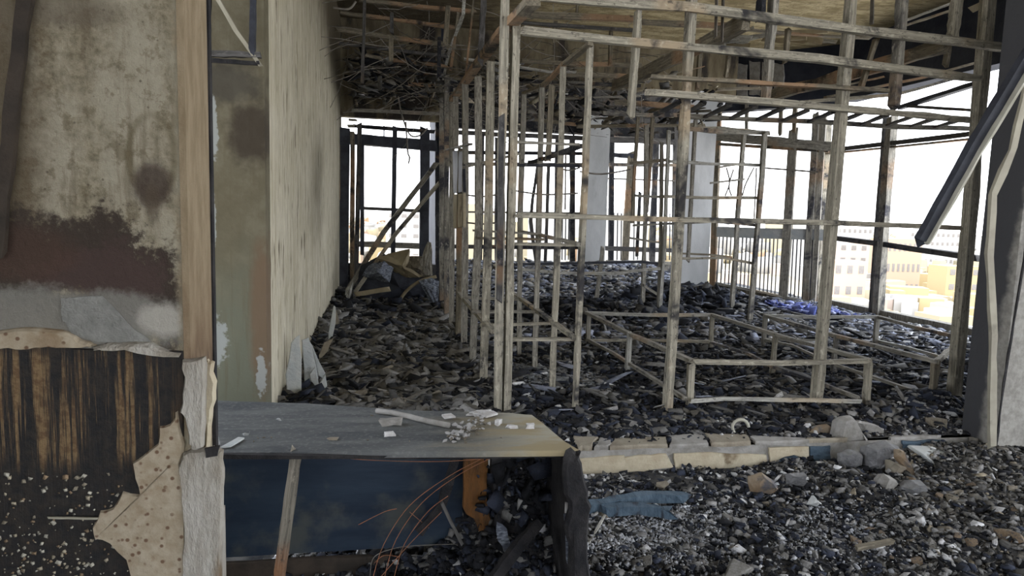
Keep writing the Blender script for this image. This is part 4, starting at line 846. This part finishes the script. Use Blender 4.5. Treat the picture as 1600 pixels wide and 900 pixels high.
# ------------------------------------------------------------------ hanging tangle under the ceiling
def tangle(name, n, box3, r, mat, lab, segs=5, amp=.35):
    V=[]; Fc=[]; k=0
    for _ in range(n):
        p = Vector([random.uniform(*b) for b in box3]); d = Vector((random.uniform(-1,1),random.uniform(-.6,.6),random.uniform(-.35,.25))).normalized()
        pts=[p]
        for s in range(segs): d = (d+Vector([random.uniform(-.22,.22) for _ in range(3)])).normalized(); pts.append(pts[-1]+d*amp*random.uniform(.3,1))
        for i, q in enumerate(pts):
            for s in range(3): th = s*2.094; V.append((q.x+math.cos(th)*r, q.y+.3*r*math.cos(th), q.z+math.sin(th)*r))
        for i in range(len(pts)-1):
            for s in range(3): Fc.append((k+i*3+s, k+i*3+(s+1)%3, k+(i+1)*3+(s+1)%3, k+(i+1)*3+s))
        k += len(pts)*3
    o = link(name, mesh_from(name, V, Fc), mat); tag(o, lab, 'cables', kind='stuff')
tangle('cable_tangle', 70, ((-.6,.8),(8.5,11.3),(3.1,4.3)), .005, 'wire', 'tangle of burnt cables under the ceiling over the left window')
tangle('wire_tangle', 80, ((1.0,3.6),(8.5,12.5),(3.0,3.9)), .005, 'wire', 'tangle of burnt wires above the far windows')
n=420; P=np.stack([rng.uniform(-.6,.85,n),rng.uniform(9.5,11.6,n),rng.uniform(3.15,3.75,n)],1)
chips('hanging_scrap', P, szs(n,.06,.35), pal(n,[BK,G1,BR,TN,WH],[5,3,3,1.2,.5]), 'charred scraps caught in the joists above the left window', 'scraps', .5, .1, asp=(.1,.5))
n=520; P=np.stack([rng.uniform(1.0,5.0,n),rng.uniform(9.5,12.0,n),rng.uniform(2.95,3.6,n)],1)
chips('caught_scrap', P, szs(n,.06,.38), pal(n,[BK,G1,BR,TN,WH,(.5,.46,.34)],[5,3,3,2,.4,.6]), 'charred scraps caught in the joists above the far windows', 'scraps', .5, .1, asp=(.1,.5))
for c, lab in (([(622,150),(628,180),(640,210),(655,212),(668,200)],'looped cable hanging across the left transom'),([(634,190),(637,236),(640,246),(638,256)],'short wire dangling in the left window'),([(520,12),(545,14),(556,2)],'pale wire crossing at the top of the cream wall')):
    o = tube('hanging_cable', curve_pts([atY(x,y,10.5 if x>560 else 8) for x,y in c],5), .012, 'wire'); tag(o, lab, 'cable')

# ------------------------------------------------------------------ the city outside
box('ground_outside', (-900,40,-40.5), (3000,3500,-40), simple('dusty_city_ground', (.22,.19,.13), (.28,.26,.21), .02), kind='structure')
def house_mat(name, c, win=(.25,.22,.2)):
    m = NT(name); r = m.rnd(); w = m.n('ShaderNodeTexBrick'); w.inputs['Scale'].default_value = 1.0
    w.offset = 0; w.inputs['Mortar Size'].default_value = .32; w.inputs['Mortar Smooth'].default_value = 0.; w.inputs['Brick Width'].default_value = .12; w.inputs['Row Height'].default_value = .22
    c0 = m.mix(r, tuple(x*.8 for x in c), tuple(min(1,x*1.1) for x in c)); return m.fin(c0)
HM = [house_mat('house_white',(.34,.335,.32)), house_mat('house_cream',(.34,.30,.21)), house_mat('house_yellow',(.34,.27,.15)), house_mat('house_orange',(.40,.29,.21)), house_mat('house_pink',(.40,.33,.28))]
M['win'] = simple('dark_window', (.17,.155,.145), (.2,.19,.18), 3)
hme = []
for i in range(5):
    me = box_me('house%d'%i, (-.5,-.5,0), (.5,.5,1)); me.materials.append(HM[i]); hme.append(me)
wme = box_me('house_window', (-.5,-.5,-.5), (.5,.5,.5)); wme.materials.append(M['win'])
def house(px, Y, w, d, h, mi, name='house', lab='pale low house in the overexposed city below the windows', wins=0, grp='low houses outside the windows', zb=-40, cat='building'):
    p = atY(px, 340, Y); o = bpy.data.objects.new(name, hme[mi]); COL.objects.link(o); o.location = (p.x, Y, zb); o.scale = (w,d,h); o.rotation_euler = (0,0,random.uniform(-.5,.5) if not wins else 0)
    tag(o, lab, cat, grp)
    if wins:
        nx, nz = wins
        for a in range(nx):
            for b in range(nz):
                c = bpy.data.objects.new('window', wme); COL.objects.link(c); c.parent = o
                c.location = ((a+.5)/nx-.5, -.5, (b+.6)/nz); c.scale = (.45/nx, .02, .38/nz)
    return o
for i in range(290):
    px = random.uniform(1295,1530) if i % 5 else random.uniform(560,1290); Y = 130+480*random.random()**1.2
    s = random.uniform(.7,1.5); house(px, Y, random.uniform(5,11)*s, random.uniform(5,10)*s, random.uniform(4,15), random.choice((0,0,0,1,1,1,2,2,3,4)))
house(1404, 340, 22, 14, 34, 3, 'office_block', 'orange block with dark top-floor windows right of the tall mullion', (7,3), None)
house(1350, 380, 42, 14, 30, 4, 'apartment_block', 'pinkish block left of the tall mullion in the right window', (6,4), None)
house(1462, 520, 60, 15, 37, 0, 'tower_block', 'white gridded tower behind the dark hanging channel', (12,5), None)
house(1318, 640, 60, 15, 38, 0, 'tower_block', 'white gridded tower at the left of the right window', (10,4), None)
house(1320, 260, 16, 12, 26, 3, 'brick_block', 'orange block below the rail at the left of the right window', (3,3), None)
house(1500, 300, 20, 12, 22, 2, 'yellow_block', 'yellow block at the right of the right window', (3,3), None)
for i in range(26):
    px = random.uniform(560,1290); Y = random.uniform(450,1000)
    house(px, Y, random.uniform(20,45), 15, random.uniform(30,52), random.choice((0,0,1)), 'far_tower', 'hazy pale tower block on the far skyline', (5,6) if 560 < px < 680 else 0, 'far towers on the skyline')
n=2500; P=np.stack([rng.uniform(-300,2600,n),rng.uniform(500,1800,n),np.full(n,-36.)],1)
o = chips('distant_houses', P, rng.uniform(10,26,n), pal(n,[(.26,.25,.23),(.25,.21,.13),(.22,.14,.08)],[4,2,1]), 'far low houses of the hazy city', 'buildings', 0., .7, asp=(.6,1.))
